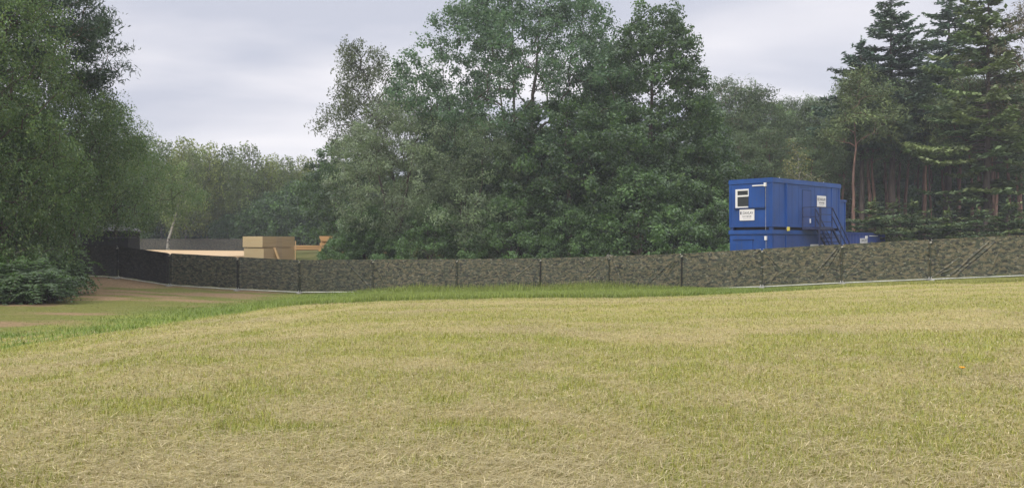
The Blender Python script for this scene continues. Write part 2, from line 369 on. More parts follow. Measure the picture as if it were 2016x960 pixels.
def build_tree(name, seed, H_, R_, zb, prof, cols, nclump=220, rc=(.7, 1.3), nsub=9, per=14, leaf=.2, asp=.6, hang=0.0, mode='leaf',
               lean=(0, 0), r0=None, flat=.7, sig=.24, stems=1, lobes=.3, core=.35, trunk_top=.85, branch_k=1.0, wander=.25, holes=0.0, clumpvar=.18, tube_n=6, vis_r=.008, gap=.55):
    """trunk, limbs and branches grown out to leaf clumps spread through a crown envelope; returns (wood mesh, crown mesh)"""
    R = rng(seed); wood = Geo(); cr = Geo()
    r0 = r0 or H_ * .0125
    nodes = []; bpar = []; bpath = []; bowner = []
    # stems
    for s in range(stems):
        k = 14; t = np.linspace(0, 1, k); ang = R.random() * 6.28
        spread = 0 if stems == 1 else R_ * .33
        path = np.stack([lean[0] * t ** 1.4 + spread * t * math.cos(ang + s * 2.4) + wander * np.cumsum(R.standard_normal(k)) * .35,
                         lean[1] * t ** 1.4 + spread * t * math.sin(ang + s * 2.4) + wander * np.cumsum(R.standard_normal(k)) * .35,
                         t * H_ * trunk_top * (1 if s == 0 else R.uniform(.7, .95))], 1)
        path[0, :2] = (0, 0) if s == 0 else (R.normal(0, .25), R.normal(0, .25)); path[0, 2] = -.25
        bpath.append(path); bpar.append(-1)
        for q in path[2:]: nodes.append(q); bowner.append(len(bpath) - 1)
    # clump centres
    lob_a = R.random(7) * 6.28; lob_z = R.random(7); lob_s = R.normal(0, lobes, 7)
    cs = []; tries = 0
    while len(cs) < nclump and tries < nclump * 60:
        tries += 1
        t = R.random() ** .9
        pr = prof(t) * R_
        if R.random() > (pr / R_) ** 1.0 + .08: continue
        an = R.random() * 6.28
        lob = 1 + sum(s_ * math.exp(-((math.cos(an - a_) - 1) ** 2) * 3 - ((t - z_) / .22) ** 2) for a_, z_, s_ in zip(lob_a, lob_z, lob_s))
        rr = pr * lob * (core + (1 - core) * R.random() ** .55)
        z = zb + t * (H_ - zb)
        c = np.array([rr * math.cos(an) + lean[0] * (z / H_) ** 1.4, rr * math.sin(an) + lean[1] * (z / H_) ** 1.4, z])
        if holes and vnoise(np.array([an * R_ * .5 + 50]), np.array([z * .55]), seed)[0] < holes: continue
        if cs:
            d = np.linalg.norm(np.array(cs) - c, axis=1).min()
            if d < (rc[0] + rc[1]) * .5 * gap: continue
        cs.append(c)
    cs = np.array(cs)
    axis_xy = np.stack([lean[0] * (cs[:, 2] / H_) ** 1.4, lean[1] * (cs[:, 2] / H_) ** 1.4], 1)
    order = np.argsort(np.linalg.norm(cs[:, :2] - axis_xy, axis=1))
    for ci in order:
        c = cs[ci]; N = np.array(nodes)
        d = N - c; dist = np.linalg.norm(d, axis=1); horiz = np.linalg.norm(d[:, :2], axis=1)
        cost = dist + 1.2 * np.maximum(0, N[:, 2] - c[2] + .25 * horiz)
        j = int(np.argmin(cost)); p = N[j]
        k = 5; t = np.linspace(0, 1, k)[:, None]
        L = np.linalg.norm(c - p)
        bul = np.array([0, 0, .12 * L if hang < .5 else .2 * L])
        path = p * (1 - t) + c * t + bul * (4 * t * (1 - t)) + R.normal(0, .05 * L, (k, 3)) * (t * (1 - t) * 4)
        bpath.append(path); bpar.append(bowner[j])
        for q in path[2:]: nodes.append(q); bowner.append(len(bpath) - 1)
    cnt = np.ones(len(bpath))
    for i in range(len(bpath) - 1, -1, -1):
        if bpar[i] >= 0: cnt[bpar[i]] += cnt[i]
    for i, P in enumerate(bpath):
        if bpar[i] < 0:
            t = np.linspace(0, 1, len(P)); rad = r0 * (1 - .88 * t) * (1 if i == 0 else .7); rad[0] *= 1.35
            wood.tube(P, rad, 9)
        else:
            rb = min(.014 * branch_k * math.sqrt(cnt[i]) * (H_ / 14) ** .5, r0 * .5)
            wood.tube(P, np.linspace(rb, max(rb * .45, vis_r), len(P)), tube_n if cnt[i] > 4 else 4)
    # foliage
    n = len(cs); rcs = R.uniform(rc[0], rc[1], n)
    sub = np.repeat(np.arange(n), nsub)
    d = unit(R.standard_normal((len(sub), 3))); rad = rcs[sub] * (R.random(len(sub)) ** .45)
    off = d * rad[:, None]; off[:, 2] *= flat
    S = cs[sub] + off
    clump_t = 1 + clumpvar * R.standard_normal(n)
    if hang > 0:
        S2 = np.repeat(np.arange(len(S)), per)
        t = np.tile((np.arange(per) + .5) / per, len(S)) + R.normal(0, .05, len(S2))
        ln = (hang * R.uniform(.5, 1.35, len(S)))[S2]
        side = unit(np.concatenate([S[:, :2] - np.array([lean]) * .5, np.zeros((len(S), 1))], 1))[S2]
        swing = (R.normal(0, .10, (len(S), 3)))[S2]
        P = S[S2] + side * (.25 * np.sin(t * 1.8) * ln)[:, None] + swing * t[:, None] * 2
        P[:, 2] -= t * ln
        P += R.normal(0, sig * .5, P.shape)
        T = unit(np.array([0, 0, -1.0]) + .55 * R.standard_normal(P.shape)); N = unit(R.standard_normal(P.shape) + side * .6 + np.array([0, 0, .25]))
    else:
        S2 = np.repeat(np.arange(len(S)), per)
        P = S[S2] + R.normal(0, sig, (len(S2), 3)) * np.array([1, 1, .75])
        outw = unit(P - cs[sub[S2]])
        if mode == 'needle':
            so = unit(S - cs[sub]); T = unit(outw * .5 + np.array([0, 0, .55]) + .6 * R.standard_normal(P.shape)); N = unit(.6 * R.standard_normal(P.shape) + so[S2] * .8 + np.array([0, 0, .6]))
        else:
            so = unit(S - cs[sub]); sn = unit(so * .9 + np.array([0, 0, .55]) + .35 * R.standard_normal(S.shape))
            T = unit(R.standard_normal(P.shape) + outw * .6 + np.array([0, 0, -.25])); N = unit(.42 * R.standard_normal(P.shape) + sn[S2])
    nl = len(P)
    Ls = leaf * R.uniform(.65, 1.35, nl)
    C = leaf_colours(R, nl, cols) * np.clip(clump_t[sub[S2]], .6, 1.5)[:, None]
    keep = P[:, 2] > .05
    cr.leaves(P[keep], N[keep], T[keep], Ls[keep], (Ls * asp)[keep], C[keep], fold=.12)
    return wood.mesh(name + '_wood', True), cr.mesh(name + '_crown')

def build_fir(name, seed, H_, R_, zb, cols, bark_r=.28, step=.5, nb=6, power=.8, droop=.22, card=(.42, .16), snags=6, thin=1.0, top_sharp=1.0, tipup=.12, dens=1.0, rag=.2, side=None):
    R = rng(seed); wood = Geo(); cr = Geo()
    k = 16; t = np.linspace(0, 1, k)
    P = np.stack([np.cumsum(R.normal(0, .03, k)), np.cumsum(R.normal(0, .03, k)), t * H_], 1); P[0] = (0, 0, -.25)
    wood.tube(P, bark_r * (1 - .93 * t) * np.where(t == 0, 1.25, 1), 9)
    Pn, Nn, Tn, Ln, Wn, Cn = [], [], [], [], [], []
    z = zb; cols = np.asarray(cols, float) * 2.2
    def trunk_xy(zz): return np.array([np.interp(zz, P[:, 2], P[:, 0]), np.interp(zz, P[:, 2], P[:, 1])])
    while z < H_ - .15:
        u = (z - zb) / (H_ - zb)
        for b in range(max(3, int(round(nb * (1 - .35 * u))))):
            if R.random() > thin and u < .7: continue
            L = R_ * max(.03, (1 - u)) ** power * R.uniform(1 - rag * 1.6, 1 + rag)
            L *= .55 + .45 * min(1, .25 + u * 4) if True else 1
            L = max(L, .25)
            az = R.random() * 6.283
            if side is not None: L *= 1 + side[1] * math.cos(az - side[0])
            dirv = np.array([math.cos(az), math.sin(az), 0]); lat = np.array([-dirv[1], dirv[0], 0])
            ts = np.linspace(0, 1, 6); rise = R.uniform(-.05, .22) * (u * 1.2) 
            zz = z + R.uniform(-.2, .2) + L * (rise * ts - droop * ts ** 1.6 * (1 - u * .8) + tipup * ts ** 4)
            base = trunk_xy(z)
            path = np.stack([base[0] + dirv[0] * L * ts, base[1] + dirv[1] * L * ts, zz], 1)
            wood.tube(path, np.linspace(.018 + .011 * L, .008, 6), 4)
            n = max(3, int(L / .22 * dens))
            tt = np.linspace(.18 if L > 1.2 else .05, 1, n)
            bp = np.stack([np.interp(tt, ts, path[:, j]) for j in range(3)], 1)
            col = cols[R.integers(len(cols))] * (1 + .15 * R.standard_normal())
            for sgn in (-1, 1):
                l = (.16 + .34 * L * (1 - tt) ** .8 * np.clip(tt * 3, .3, 1)) * R.uniform(.6, 1.2, n)
                m = 4
                for q in range(m):
                    f = (q + .6) / m
                    use = l > (.12 * q)
                    pos = bp + (lat * sgn * .82 + dirv * .55) * (l * f)[:, None]
                    pos[:, 2] += -.10 * l * f + R.normal(0, .05, n)
                    pos += R.normal(0, .03, pos.shape)
                    tv = unit(lat * sgn * .8 + dirv * .6 + R.normal(0, .25, (n, 3)))
                    nv = unit(np.array([0, 0, 1.0]) + R.normal(0, .38, (n, 3)))
                    Pn.append(pos[use]); Nn.append(nv[use]); Tn.append(tv[use])
                    s = R.uniform(.7, 1.25, n)[use]; Ln.append(card[0] * s); Wn.append(card[1] * s)
                    Cn.append(np.clip(col * (1 + .2 * R.standard_normal((use.sum(), 1))), .005, .5))
        z += step * R.uniform(.75, 1.25) * (1 - .35 * u)
    # leader
    m = 12; pos = np.stack([np.full(m, P[-1, 0]), np.full(m, P[-1, 1]), np.linspace(H_ - .8, H_ + .25, m)], 1) + R.normal(0, .05, (m, 3))
    Pn.append(pos); Nn.append(unit(R.standard_normal((m, 3)))); Tn.append(unit(np.array([0, 0, 1.0]) + R.normal(0, .3, (m, 3)))); Ln.append(np.full(m, .4)); Wn.append(np.full(m, .12)); Cn.append(np.tile(cols[0], (m, 1)))
    for s in range(snags):
        zz = R.uniform(zb * .3, max(zb, 1)); az = R.random() * 6.28; L = R.uniform(.5, 1.8); b0 = trunk_xy(zz)
        q = np.linspace(0, 1, 5)
        wood.tube(np.stack([b0[0] + math.cos(az) * L * q, b0[1] + math.sin(az) * L * q, zz + L * (.1 * q - .35 * q * q)], 1), np.linspace(.035, .01, 5), 4)
    cr.leaves(np.concatenate(Pn), np.concatenate(Nn), np.concatenate(Tn), np.concatenate(Ln), np.concatenate(Wn), np.concatenate(Cn), fold=.05)
    return wood.mesh(name + '_wood', True), cr.mesh(name + '_crown')

def plant_tree(name, label, cat, wood, crown, wm, lm, x, y, rz=0, s=1.0, group=None, sz=None, sink=0.0):
    o = thing(name, label, cat, (x, y, h1(x, y) - sink), rz, group); o.scale = (s, s, sz or s)
    if not wood.materials: wood.materials.append(wm)
    if not crown.materials: crown.materials.append(lm)
    t = link('trunk', wood, None, o); c = link('crown', crown, None, o)
    return o

# crown envelopes: t = 0 at the crown's foot, 1 at its top
def p_dome(t): return max(0.0, (1 - max(0, (t - .3) / .7) ** 2.0)) ** .5 * min(1, .62 + t * 1.5)
def p_oak(t): return (max(0.03, 1 - t) ** .62) * min(1, .78 + t * 1.2)
def p_oak2(t): return (max(0.03, 1 - t) ** .5) * min(1, .85 + t)
def p_birch(t): return max(.04, (1 - t)) ** .5 * min(1, .45 + t * 2.2)
def p_col(t): return max(.05, 1 - t ** 3) ** .7 * min(1, .7 + t)
def p_bush(t): return max(.05, 1 - t ** 2.2) ** .6
def p_pine(t): return max(.05, 1 - (t - .35) ** 2 * 2.0) * (1 if t < .8 else (1 - t) / .2 * .7 + .3)

G_OAK = [(.044, .076, .029), (.058, .096, .034), (.036, .066, .031), (.07, .108, .037)]
G_POP = [(.045, .08, .04), (.06, .098, .046), (.038, .07, .038), (.075, .11, .055)]
G_WIL = [(.10, .135, .068), (.122, .155, .088), (.085, .115, .06), (.145, .17, .105)]
G_BIR = [(.085, .118, .034), (.105, .135, .04), (.07, .10, .034), (.095, .115, .045)]
G_BIRY = [(.135, .16, .04), (.11, .14, .036), (.15, .165, .05), (.09, .12, .034)]
G_LEFT = [(.068, .108, .042), (.084, .125, .046), (.056, .094, .042), (.10, .128, .048)]
G_FIR = [(.05, .08, .052), (.066, .096, .056), (.054, .086, .06)]
G_FIRL = [(.08, .108, .046), (.10, .125, .054), (.07, .10, .048)]
G_PINE = [(.066, .10, .046), (.086, .118, .05), (.056, .086, .046)]
G_PINEL = [(.092, .122, .05), (.075, .105, .046), (.11, .135, .056)]
G_BRN = [(.105, .085, .055), (.085, .08, .048), (.07, .078, .045)]

# ------------------------------------------------------------------ central clump of trees
GC = 'trees in the central clump'
w, c = build_tree('aspen', 11, 27.5, 9.2, 3.5, p_dome, G_POP, nclump=640, rc=(.7, 1.3), nsub=11, per=16, leaf=.2, asp=.75, lobes=.2, stems=3, sig=.22, core=.3, gap=.75, holes=.0, r0=.32, wander=.3)
plant_tree('aspen_tree', 'tallest tree of the central clump, airy grey green crown cut by the top edge', 'tree', w, c, M_BARK, M_LEAF, W(1032, 69), 69, .4, group=GC)
w, c = build_tree('oak', 12, 20.4, 7.6, .8, p_oak2, G_OAK, nclump=480, rc=(.75, 1.25), nsub=12, per=17, leaf=.21, asp=.7, lobes=.12, sig=.19, core=.42, gap=.9, r0=.36)
plant_tree('oak_tree', 'big dark green oak with a pointed top at the right end of the central clump', 'tree', w, c, M_BARK, M_LEAF, W(1288, 64), 64, 1.2, group=GC)
w, c = build_tree('weeping_birch', 13, 19.0, 5.4, 7.0, p_birch, [(.055, .075, .035), (.07, .088, .04), (.06, .07, .036)], nclump=200, rc=(.6, 1.15), nsub=9, per=13, leaf=.19, asp=.5, hang=.9, lean=(-4.2, -.5), holes=.30, lobes=.45, core=.15, sig=.25, r0=.2, branch_k=1.5)
plant_tree('birch_tree', 'airy birch leaning left with sky showing through, at the left edge of the central clump', 'tree', w, c, M_BARK, M_LEAF, W(800, 69), 69, 0, group=GC)
w, c = build_tree('willow', 14, 12.4, 5.6, 1.9, p_dome, G_WIL, gap=.95, nclump=200, rc=(.6, 1.1), nsub=11, per=17, leaf=.18, asp=.45, lobes=.35, stems=3, sig=.19, core=.3, r0=.18)
plant_tree('willow_tree', 'low pale grey green willow in front of the leaning birch', 'tree', w, c, M_BARK, M_LEAF, W(782, 61), 61, .8, group=GC)
w2, c2 = build_tree('willow_small', 15, 10.8, 4.6, .5, p_dome, G_WIL[:3], gap=.95, nclump=150, rc=(.6, 1.05), nsub=11, per=17, leaf=.18, asp=.45, lobes=.4, stems=3, sig=.25, core=.3, r0=.16)
plant_tree('willow_tree', 'grey green willow standing before the tall aspen, beside the pale willow', 'tree', w2, c2, M_BARK, M_LEAF, W(925, 60), 60, 2.1, group=GC)
w, c = build_tree('maple', 16, 13.0, 5.4, .5, p_dome, G_OAK, gap=1.1, nclump=190, rc=(.65, 1.1), nsub=12, per=18, leaf=.21, asp=.75, lobes=.35, sig=.2, core=.3, r0=.24)
plant_tree('maple_tree', 'bushy mid green maple between the aspen and the big oak', 'tree', w, c, M_BARK, M_LEAF, W(1110, 61), 61, .3, group=GC)
w3, c3 = build_tree('thorn', 17, 7.4, 4.4, .25, p_bush, [(.056, .098, .034), (.045, .08, .032), (.072, .112, .042)], gap=1.1, nclump=120, rc=(.55, .9), nsub=11, per=17, leaf=.19, asp=.75, lobes=.4, stems=3, sig=.18, core=.35, r0=.14)
plant_tree('hawthorn_tree', 'low leafy hawthorn with bright leaf clusters under the big oak', 'tree', w3, c3, M_BARK, M_LEAF, W(1255, 57), 57, .3, group=GC)
w4, c4 = build_tree('holm', 18, 15.5, 5.0, .8, p_oak, G_OAK[:3], nclump=230, rc=(.7, 1.3), nsub=9, per=13, leaf=.22, asp=.75, lobes=.3, sig=.2, core=.3, r0=.24)
plant_tree('oak_tree', 'dark narrow oak behind the maple and left of the pointed oak', 'tree', w4, c4, M_BARK, M_LEAF, W(1190, 70), 70, 2, group=GC, s=1.2)
plant_tree('oak_tree', 'dark oak behind the willows and the leaning birch', 'tree', w4, c4, M_BARK, M_LEAF, W(880, 73), 73, 4, group=GC, s=.95)
plant_tree('oak_tree', 'dark oak at the right foot of the pointed oak, beside the blue cabins', 'tree', w4, c4, M_BARK, M_LEAF, W(1392, 67), 67, 1, group=GC, s=.86)
for i, (px, Y, s, lb) in enumerate([(664, 65, .27, 'tiny hawthorn bush right in front of the orange board pile'), (694, 66, .36, 'small hawthorn in front of the orange boards, right of the plywood stack'), (718, 60, .62, 'low green hawthorn at the left foot of the central clump, beside the timber'),
                                   (850, 57, .62, 'low hawthorn at the fence below the grey willows'), (1010, 57, .75, 'low hawthorn at the fence below the tall aspen'),
                                   (1120, 56, .62, 'low hawthorn at the fence below the maple'), (1370, 59, .85, 'rounded hawthorn at the fence just left of the blue cabins'),
                                   (735, 59, .55, 'smallest hawthorn of the central clump, under the pale willow')]):
    plant_tree('hawthorn_tree', lb, 'tree', w3, c3, M_BARK, M_LEAF, W(px, Y), Y, 1.1 * i + 1, s=s, group=GC)
for i, (px, Y, s) in enumerate([(700, 78, .9), (960, 80, 1.1), (1080, 82, 1.0), (1290, 80, 1.0), (1400, 78, .85)]):
    plant_tree('maple_tree', 'maple hidden in the dark middle of the central clump', 'tree', w, c, M_BARK, M_LEAF, W(px, Y), Y, 1.3 * i, s=s, group='maples in the dark of the central clump')

# ------------------------------------------------------------------ left: birches and bracken near the camera
GL = 'trees at the left edge'
w, c = build_tree('left_birch', 21, 15.5, 5.2, 1.0, p_col, G_LEFT, nclump=480, rc=(.5, 1.0), nsub=11, per=19, leaf=.108, asp=.6, hang=.55, lobes=.3, core=.3, sig=.2, r0=.2, holes=.0)
plant_tree('birch_tree', 'big weeping birch at the left edge, its hanging branches over the bracken', 'tree', w, c, M_BARK, M_LEAF, -22.3, 31.5, .6, group=GL)
wb, cb = build_tree('left_birch_b', 22, 11.2, 3.0, 2.9, p_birch, G_LEFT, nclump=240, rc=(.5, .95), nsub=10, per=17, leaf=.115, asp=.6, hang=.7, lobes=.5, core=.2, sig=.22, r0=.15, holes=.14)
plant_tree('birch_tree', 'slimmer birch with a feathery right edge, leaning out over the dark end of the fence', 'tree', wb, cb, M_BARK, M_LEAF, -22.2, 40.5, .2, group=GL)
wo, co = build_tree('left_oak', 23, 9.5, 4.2, .8, p_dome, G_LEFT[:3] + [(.055, .1, .03)], nclump=230, rc=(.6, 1.0), nsub=10, per=20, leaf=.12, asp=.7, lobes=.3, sig=.2, core=.3, r0=.2)
plant_tree('oak_tree', 'low dense oak under the weeping birch at the left edge', 'tree', wo, co, M_BARK, M_LEAF, -24.3, 36.5, .2, group=GL)
plant_tree('oak_tree', 'dense oak behind the left birches, next to the dark hut', 'tree', wo, co, M_BARK, M_LEAF, -30.5, 46.5, 2.2, s=1.1, group=GL)
plant_tree('oak_tree', 'oak at the very left edge behind the bracken', 'tree', wo, co, M_BARK, M_LEAF, -27.5, 36.0, 4.2, s=1.2, group=GL)
wp, cp_ = build_tree('left_pine', 24, 17.0, 4.9, 9.6, p_pine, [(.036, .056, .032), (.046, .068, .034), (.03, .05, .032)], nclump=260, rc=(.6, 1.1), nsub=10, per=16, leaf=.28, asp=.2, mode='needle', flat=.55, lobes=.3, core=.15, sig=.2, r0=.24, holes=.0)
plant_tree('pine_tree', 'dark pine rising above the birches in the upper left corner', 'tree', wp, cp_, M_BARK_PINE, M_NEEDLE, -24.2, 37.5, .5, group=GL)
plant_tree('birch_tree', 'birch behind the dark end of the fence with a low hanging crown', 'tree', wb, cb, M_BARK_BIRCH, M_LEAF, -26.5, 52, 3.2, s=1.0, group=GL)

def bracken_mesh(seed, R0=1.0, nf=26, hh=.9):
    R = rng(seed); g = Geo(); st = Geo()
    for i in range(nf):
        az = R.random() * 6.28; L = R.uniform(.7, 1.3) * R0; b = R.normal(0, .25 * R0, 2); rise = hh * R.uniform(.35, 1.0); dn_ = R.uniform(1.45, 2.0)
        t = np.linspace(0, 1, 18); d = np.array([math.cos(az), math.sin(az)])
        P = np.stack([b[0] + d[0] * L * t ** 1.3, b[1] + d[1] * L * t ** 1.3, rise * (1.9 * t - dn_ * t * t)], 1)
        st.tube(P, np.linspace(.01, .003, 18), 3)
        lat = np.array([-d[1], d[0], 0]); fw = np.array([d[0], d[1], 0])
        cc = np.array([.088, .155, .042]) * R.uniform(.75, 1.3)
        for s in (-1, 1):
            for q in range(3):
                sel = np.arange(3, 18)
                l = .34 * R0 * (1 - (sel - 3) / 16) + .04
                f = (q + .5) / 3
                pos = P[sel] + (lat * s * .9 + fw * .35) * (l * f)[:, None]; pos[:, 2] -= .12 * l * f
                n = len(sel)
                g.leaves(pos, unit(np.array([0, 0, 1.0]) + fw * .3 + R.normal(0, .25, (n, 3))), unit(lat * s + fw * .35 + R.normal(0, .12, (n, 3))), l * .5 + .02, np.full(n, .06) * (1.2 - f * .6), np.clip(cc * (1 + .15 * R.standard_normal((n, 1))), .01, .4))
    return st.mesh('bracken_stems'), g.mesh('bracken_fronds')
BR = [bracken_mesh(300 + k, .95, 84, 1.35 + .2 * k) for k in range(3)]
Rb = rng(5)
spots = [(-16.6, 29.5), (-17.7, 28.4), (-18.8, 27.6), (-19.8, 28.6), (-18.2, 30.2), (-17.2, 31.4), (-16.2, 31.3), (-20.8, 27.0), (-19.4, 31.4), (-21.2, 29.6), (-18.3, 33.0), (-16.9, 33.2), (-20.4, 25.9), (-22.3, 27.4), (-21.8, 25.2), (-19.3, 26.6), (-16.2, 34.6), (-17.6, 35.2)]
for i, (x, y) in enumerate(spots):
    x -= 1.3 + .45 * max(0, y - 29.5)
    st, fr = BR[i % 3]
    lb = 'bracken fern in the thicket below the weeping birch at the left edge'
    if i == 0: lb = 'outermost bracken fern of the left thicket, spilling towards the bare earth'
    o = thing('bracken_fern', lb, 'fern', (x, y, h1(x, y)), Rb.random() * 6.28, 'bracken ferns in the left thicket'); s = Rb.uniform(.95, 1.3); o.scale = (s, s, 1.25 * s * (Rb.uniform(.8, 1.0) + .55 * float(sstep(27.5, 33, y))))
    link('stalks', st, M_BARK, o); link('fronds', fr, M_LEAF, o)

# ------------------------------------------------------------------ far birch wood on the left
GB = 'birches behind the far fence'
B1 = build_tree('far_birch_a', 31, 15.5, 4.0, 2.6, p_birch, G_BIRY, nclump=150, rc=(.7, 1.2), nsub=8, per=9, leaf=.3, asp=.6, hang=1.4, lobes=.35, core=.2, sig=.3, r0=.17)
B2 = build_tree('far_birch_b', 32, 16.0, 3.4, 4.0, p_birch, G_BIR, nclump=130, rc=(.7, 1.1), nsub=8, per=9, leaf=.3, asp=.6, hang=1.3, lobes=.4, core=.2, sig=.3, r0=.16)
B3 = build_tree('far_oak', 33, 9.0, 4.2, .6, p_dome, [(.045, .08, .028), (.06, .1, .03), (.04, .07, .03)], nclump=130, rc=(.8, 1.3), nsub=8, per=11, leaf=.32, asp=.7, lobes=.35, core=.25, sig=.3, r0=.2)
rows = [(262, 112, 16.4, 0), (318, 110, 15.8, 1), (365, 108, 15.6, 0), (408, 110, 15.0, 0), (448, 111, 15.0, 1), (488, 109, 15.0, 1), (528, 112, 13.6, 0), (566, 110, 13.2, 1), (604, 111, 13.2, 0), (645, 112, 13.0, 1)]
lab = ['tall birch beside the left mass of trees, far wood', 'dark topped birch second from the left in the far wood', 'wide yellowish weeping birch in the far wood, left of centre', 'yellow green weeping birch in the far wood above the timber floor',
       'thin crowned birch with a pale trunk in the far wood', 'birch with a feathery raised top in the far wood, left of the plywood stack', 'yellowish birch of the far wood right above the plywood stack', 'slim birch of the far wood above the right end of the plywood stack',
       'low yellow birch of the far wood just left of the central clump', 'green birch of the far wood half hidden by the central clump']
for (px, Y, hh, k), lb in zip(rows, lab):
    w, c = (B1, B2)[k]; s = hh / (15.5, 16.0)[k]
    plant_tree('birch_tree', lb, 'tree', w, c, M_BARK_BIRCH, M_LEAF, W(px, Y), Y, px * .37, s=s, group=GB)
for i in range(14):
    px = 235 + i * 34; Y = 122 + (i % 3) * 5
    w, c = (B1, B2)[i % 2]
    plant_tree('birch_tree', 'birch in the back row of the far wood, showing only between the front birches', 'tree', w, c, M_BARK_BIRCH, M_LEAF, W(px, Y), Y, i * 1.7, s=.98 - .012 * i, group='back row birches of the far wood')
for i, (px, Y, s) in enumerate([(260, 107, .8), (330, 114, .75), (420, 114, .7), (500, 108, .75), (540, 107, .85), (590, 106, 1.0), (640, 104, 1.0), (455, 108, .55), (380, 118, .8)]):
    lb = 'dark leafy oak bush at the foot of the far birches'
    if i == 5: lb = 'bright green round oak bush behind the right end of the plywood stack'
    plant_tree('oak_tree', lb, 'tree', B3[0], B3[1], M_BARK, M_LEAF, W(px, Y), Y, i * 1.1, s=s, group='oak bushes under the far birches')
# leaning pale birch in front of the far fence
w, c = build_tree('lean_birch', 36, 13, 2.6, 4.5, p_birch, G_BIR, nclump=80, rc=(.7, 1.1), nsub=8, per=9, leaf=.28, asp=.6, hang=1.2, lean=(3.4, 0), lobes=.4, core=.2, sig=.3, r0=.2)
plant_tree('birch_tree', 'birch with a leaning bare trunk in front of the far fence', 'tree', w, c, M_BARK_BIRCH, M_LEAF, W(331, 101), 101, 0, group=GB)

# ------------------------------------------------------------------ right: firs, pines and the dark wood
GR = 'tall conifers on the right'
w, c = build_fir('fir_a', 41, 24.2, 5.9, 10.4, G_FIR, thin=.8, bark_r=.36, step=.46, nb=7, power=.72, snags=16, rag=.32, card=(.5, .2), droop=.16, tipup=.16)
plant_tree('fir_tree', 'tallest dark blue green fir with a pointed tip, right of the blue cabins', 'tree', w, c, M_BARK_FIR, M_NEEDLE, W(1757, 72), 72, .3, group=GR)
plant_tree('fir_tree', 'second pointed fir, right of the tallest dark fir', 'tree', w, c, M_BARK_FIR, M_NEEDLE, W(1866, 76), 76, 2.4, group=GR, s=1.06)
w2, c2 = build_fir('fir_b', 42, 18.6, 4.2, 9.4, G_FIR + [(.05, .07, .036)], thin=.8, bark_r=.27, step=.46, nb=6, power=.6, snags=12, rag=.35, card=(.5, .2))
plant_tree('fir_tree', 'shorter ragged fir forming the left shoulder of the tallest fir', 'tree', w2, c2, M_BARK_FIR, M_NEEDLE, W(1697, 73), 73, .9, group=GR, s=1.08)
w3, c3 = build_fir('fir_c', 43, 22.5, 5.9, 5.0, G_FIRL, thin=.66, bark_r=.34, step=.62, nb=6, power=.5, droop=.2, snags=8, rag=.32, tipup=.18, card=(.52, .24))
plant_tree('fir_tree', 'pale green layered conifer with spreading boughs, rightmost of the tall firs', 'tree', w3, c3, M_BARK_FIR, M_NEEDLE, W(1944, 63), 63, .2, group=GR)
plant_tree('fir_tree', 'layered conifer cut by the right edge of the picture', 'tree', w3, c3, M_BARK_FIR, M_NEEDLE, W(2110, 70), 70, 2.6, group=GR, s=.95)
wbn, cbn = build_tree('brown_pine', 44, 21, 4.0, 11, p_pine, G_BRN, nclump=90, rc=(.8, 1.3), nsub=8, per=12, leaf=.34, asp=.2, mode='needle', flat=.5, lobes=.4, core=.2, sig=.28, r0=.28)
plant_tree('pine_tree', 'brownish half dead pine at the upper right edge', 'tree', wbn, cbn, M_BARK_PINE, M_NEEDLE, W(2032, 62), 62, .2, group=GR)
# pines
P1 = build_tree('pine_a', 45, 18.5, 3.4, 10.4, p_pine, G_PINE, nclump=90, rc=(.8, 1.3), nsub=8, per=12, leaf=.38, asp=.22, mode='needle', flat=.55, lobes=.35, core=.2, sig=.3, r0=.24, branch_k=1.2)
P2 = build_tree('pine_b', 46, 19.0, 3.2, 11.5, p_pine, G_PINEL, nclump=80, rc=(.8, 1.25), nsub=8, per=12, leaf=.38, asp=.22, mode='needle', flat=.55, lobes=.4, core=.2, sig=.3, r0=.22, branch_k=1.2, lean=(.7, 0))
P3 = build_tree('pine_c', 47, 17.5, 4.2, 7.0, p_dome, G_PINE + [(.075, .105, .042)], nclump=170, rc=(.8, 1.3), nsub=8, per=12, leaf=.38, asp=.22, mode='needle', flat=.6, lobes=.3, core=.2, sig=.3, r0=.22)
GP = 'pines behind the blue cabins'
for px, Y, hh, k, lb in [(1428, 84, 18.2, 2, 'pine just behind the right shoulder of the pointed oak'), (1462, 86, 17.6, 2, 'dense pine right of the pointed oak, highest of the sloping row'), (1497, 88, 16.8, 2, 'pale pine in the sloping row above the left end of the blue cabins'),
                         (1532, 92, 17.2, 2, 'pine above the blue cabins, behind the small yellow birch'), (1570, 92, 17.6, 2, 'pale round topped pine above the middle of the blue cabins'), (1605, 91, 17.2, 2, 'pine above the right end of the blue cabins'),
                         (1638, 88, 16.8, 2, 'low pine in the notch between the blue cabins and the firs'), (1515, 78, 12.4, 2, 'lower dark pine behind the blue cabins, left of the small birch'), (1600, 76, 11.6, 2, 'lower dark pine behind the blue cabins, right of the small birch'), (1450, 76, 12.0, 2, 'lower dark pine between the big oak and the blue cabins')]:
    w, c = (P1, P2, P3)[k]; s = hh / (18.5, 19.0, 17.5)[k]
    plant_tree('pine_tree', lb, 'tree', w, c, M_BARK_PINE, M_NEEDLE, W(px, Y), Y, px * .7, s=s, group=GP)
Rp = rng(71)
n = 0
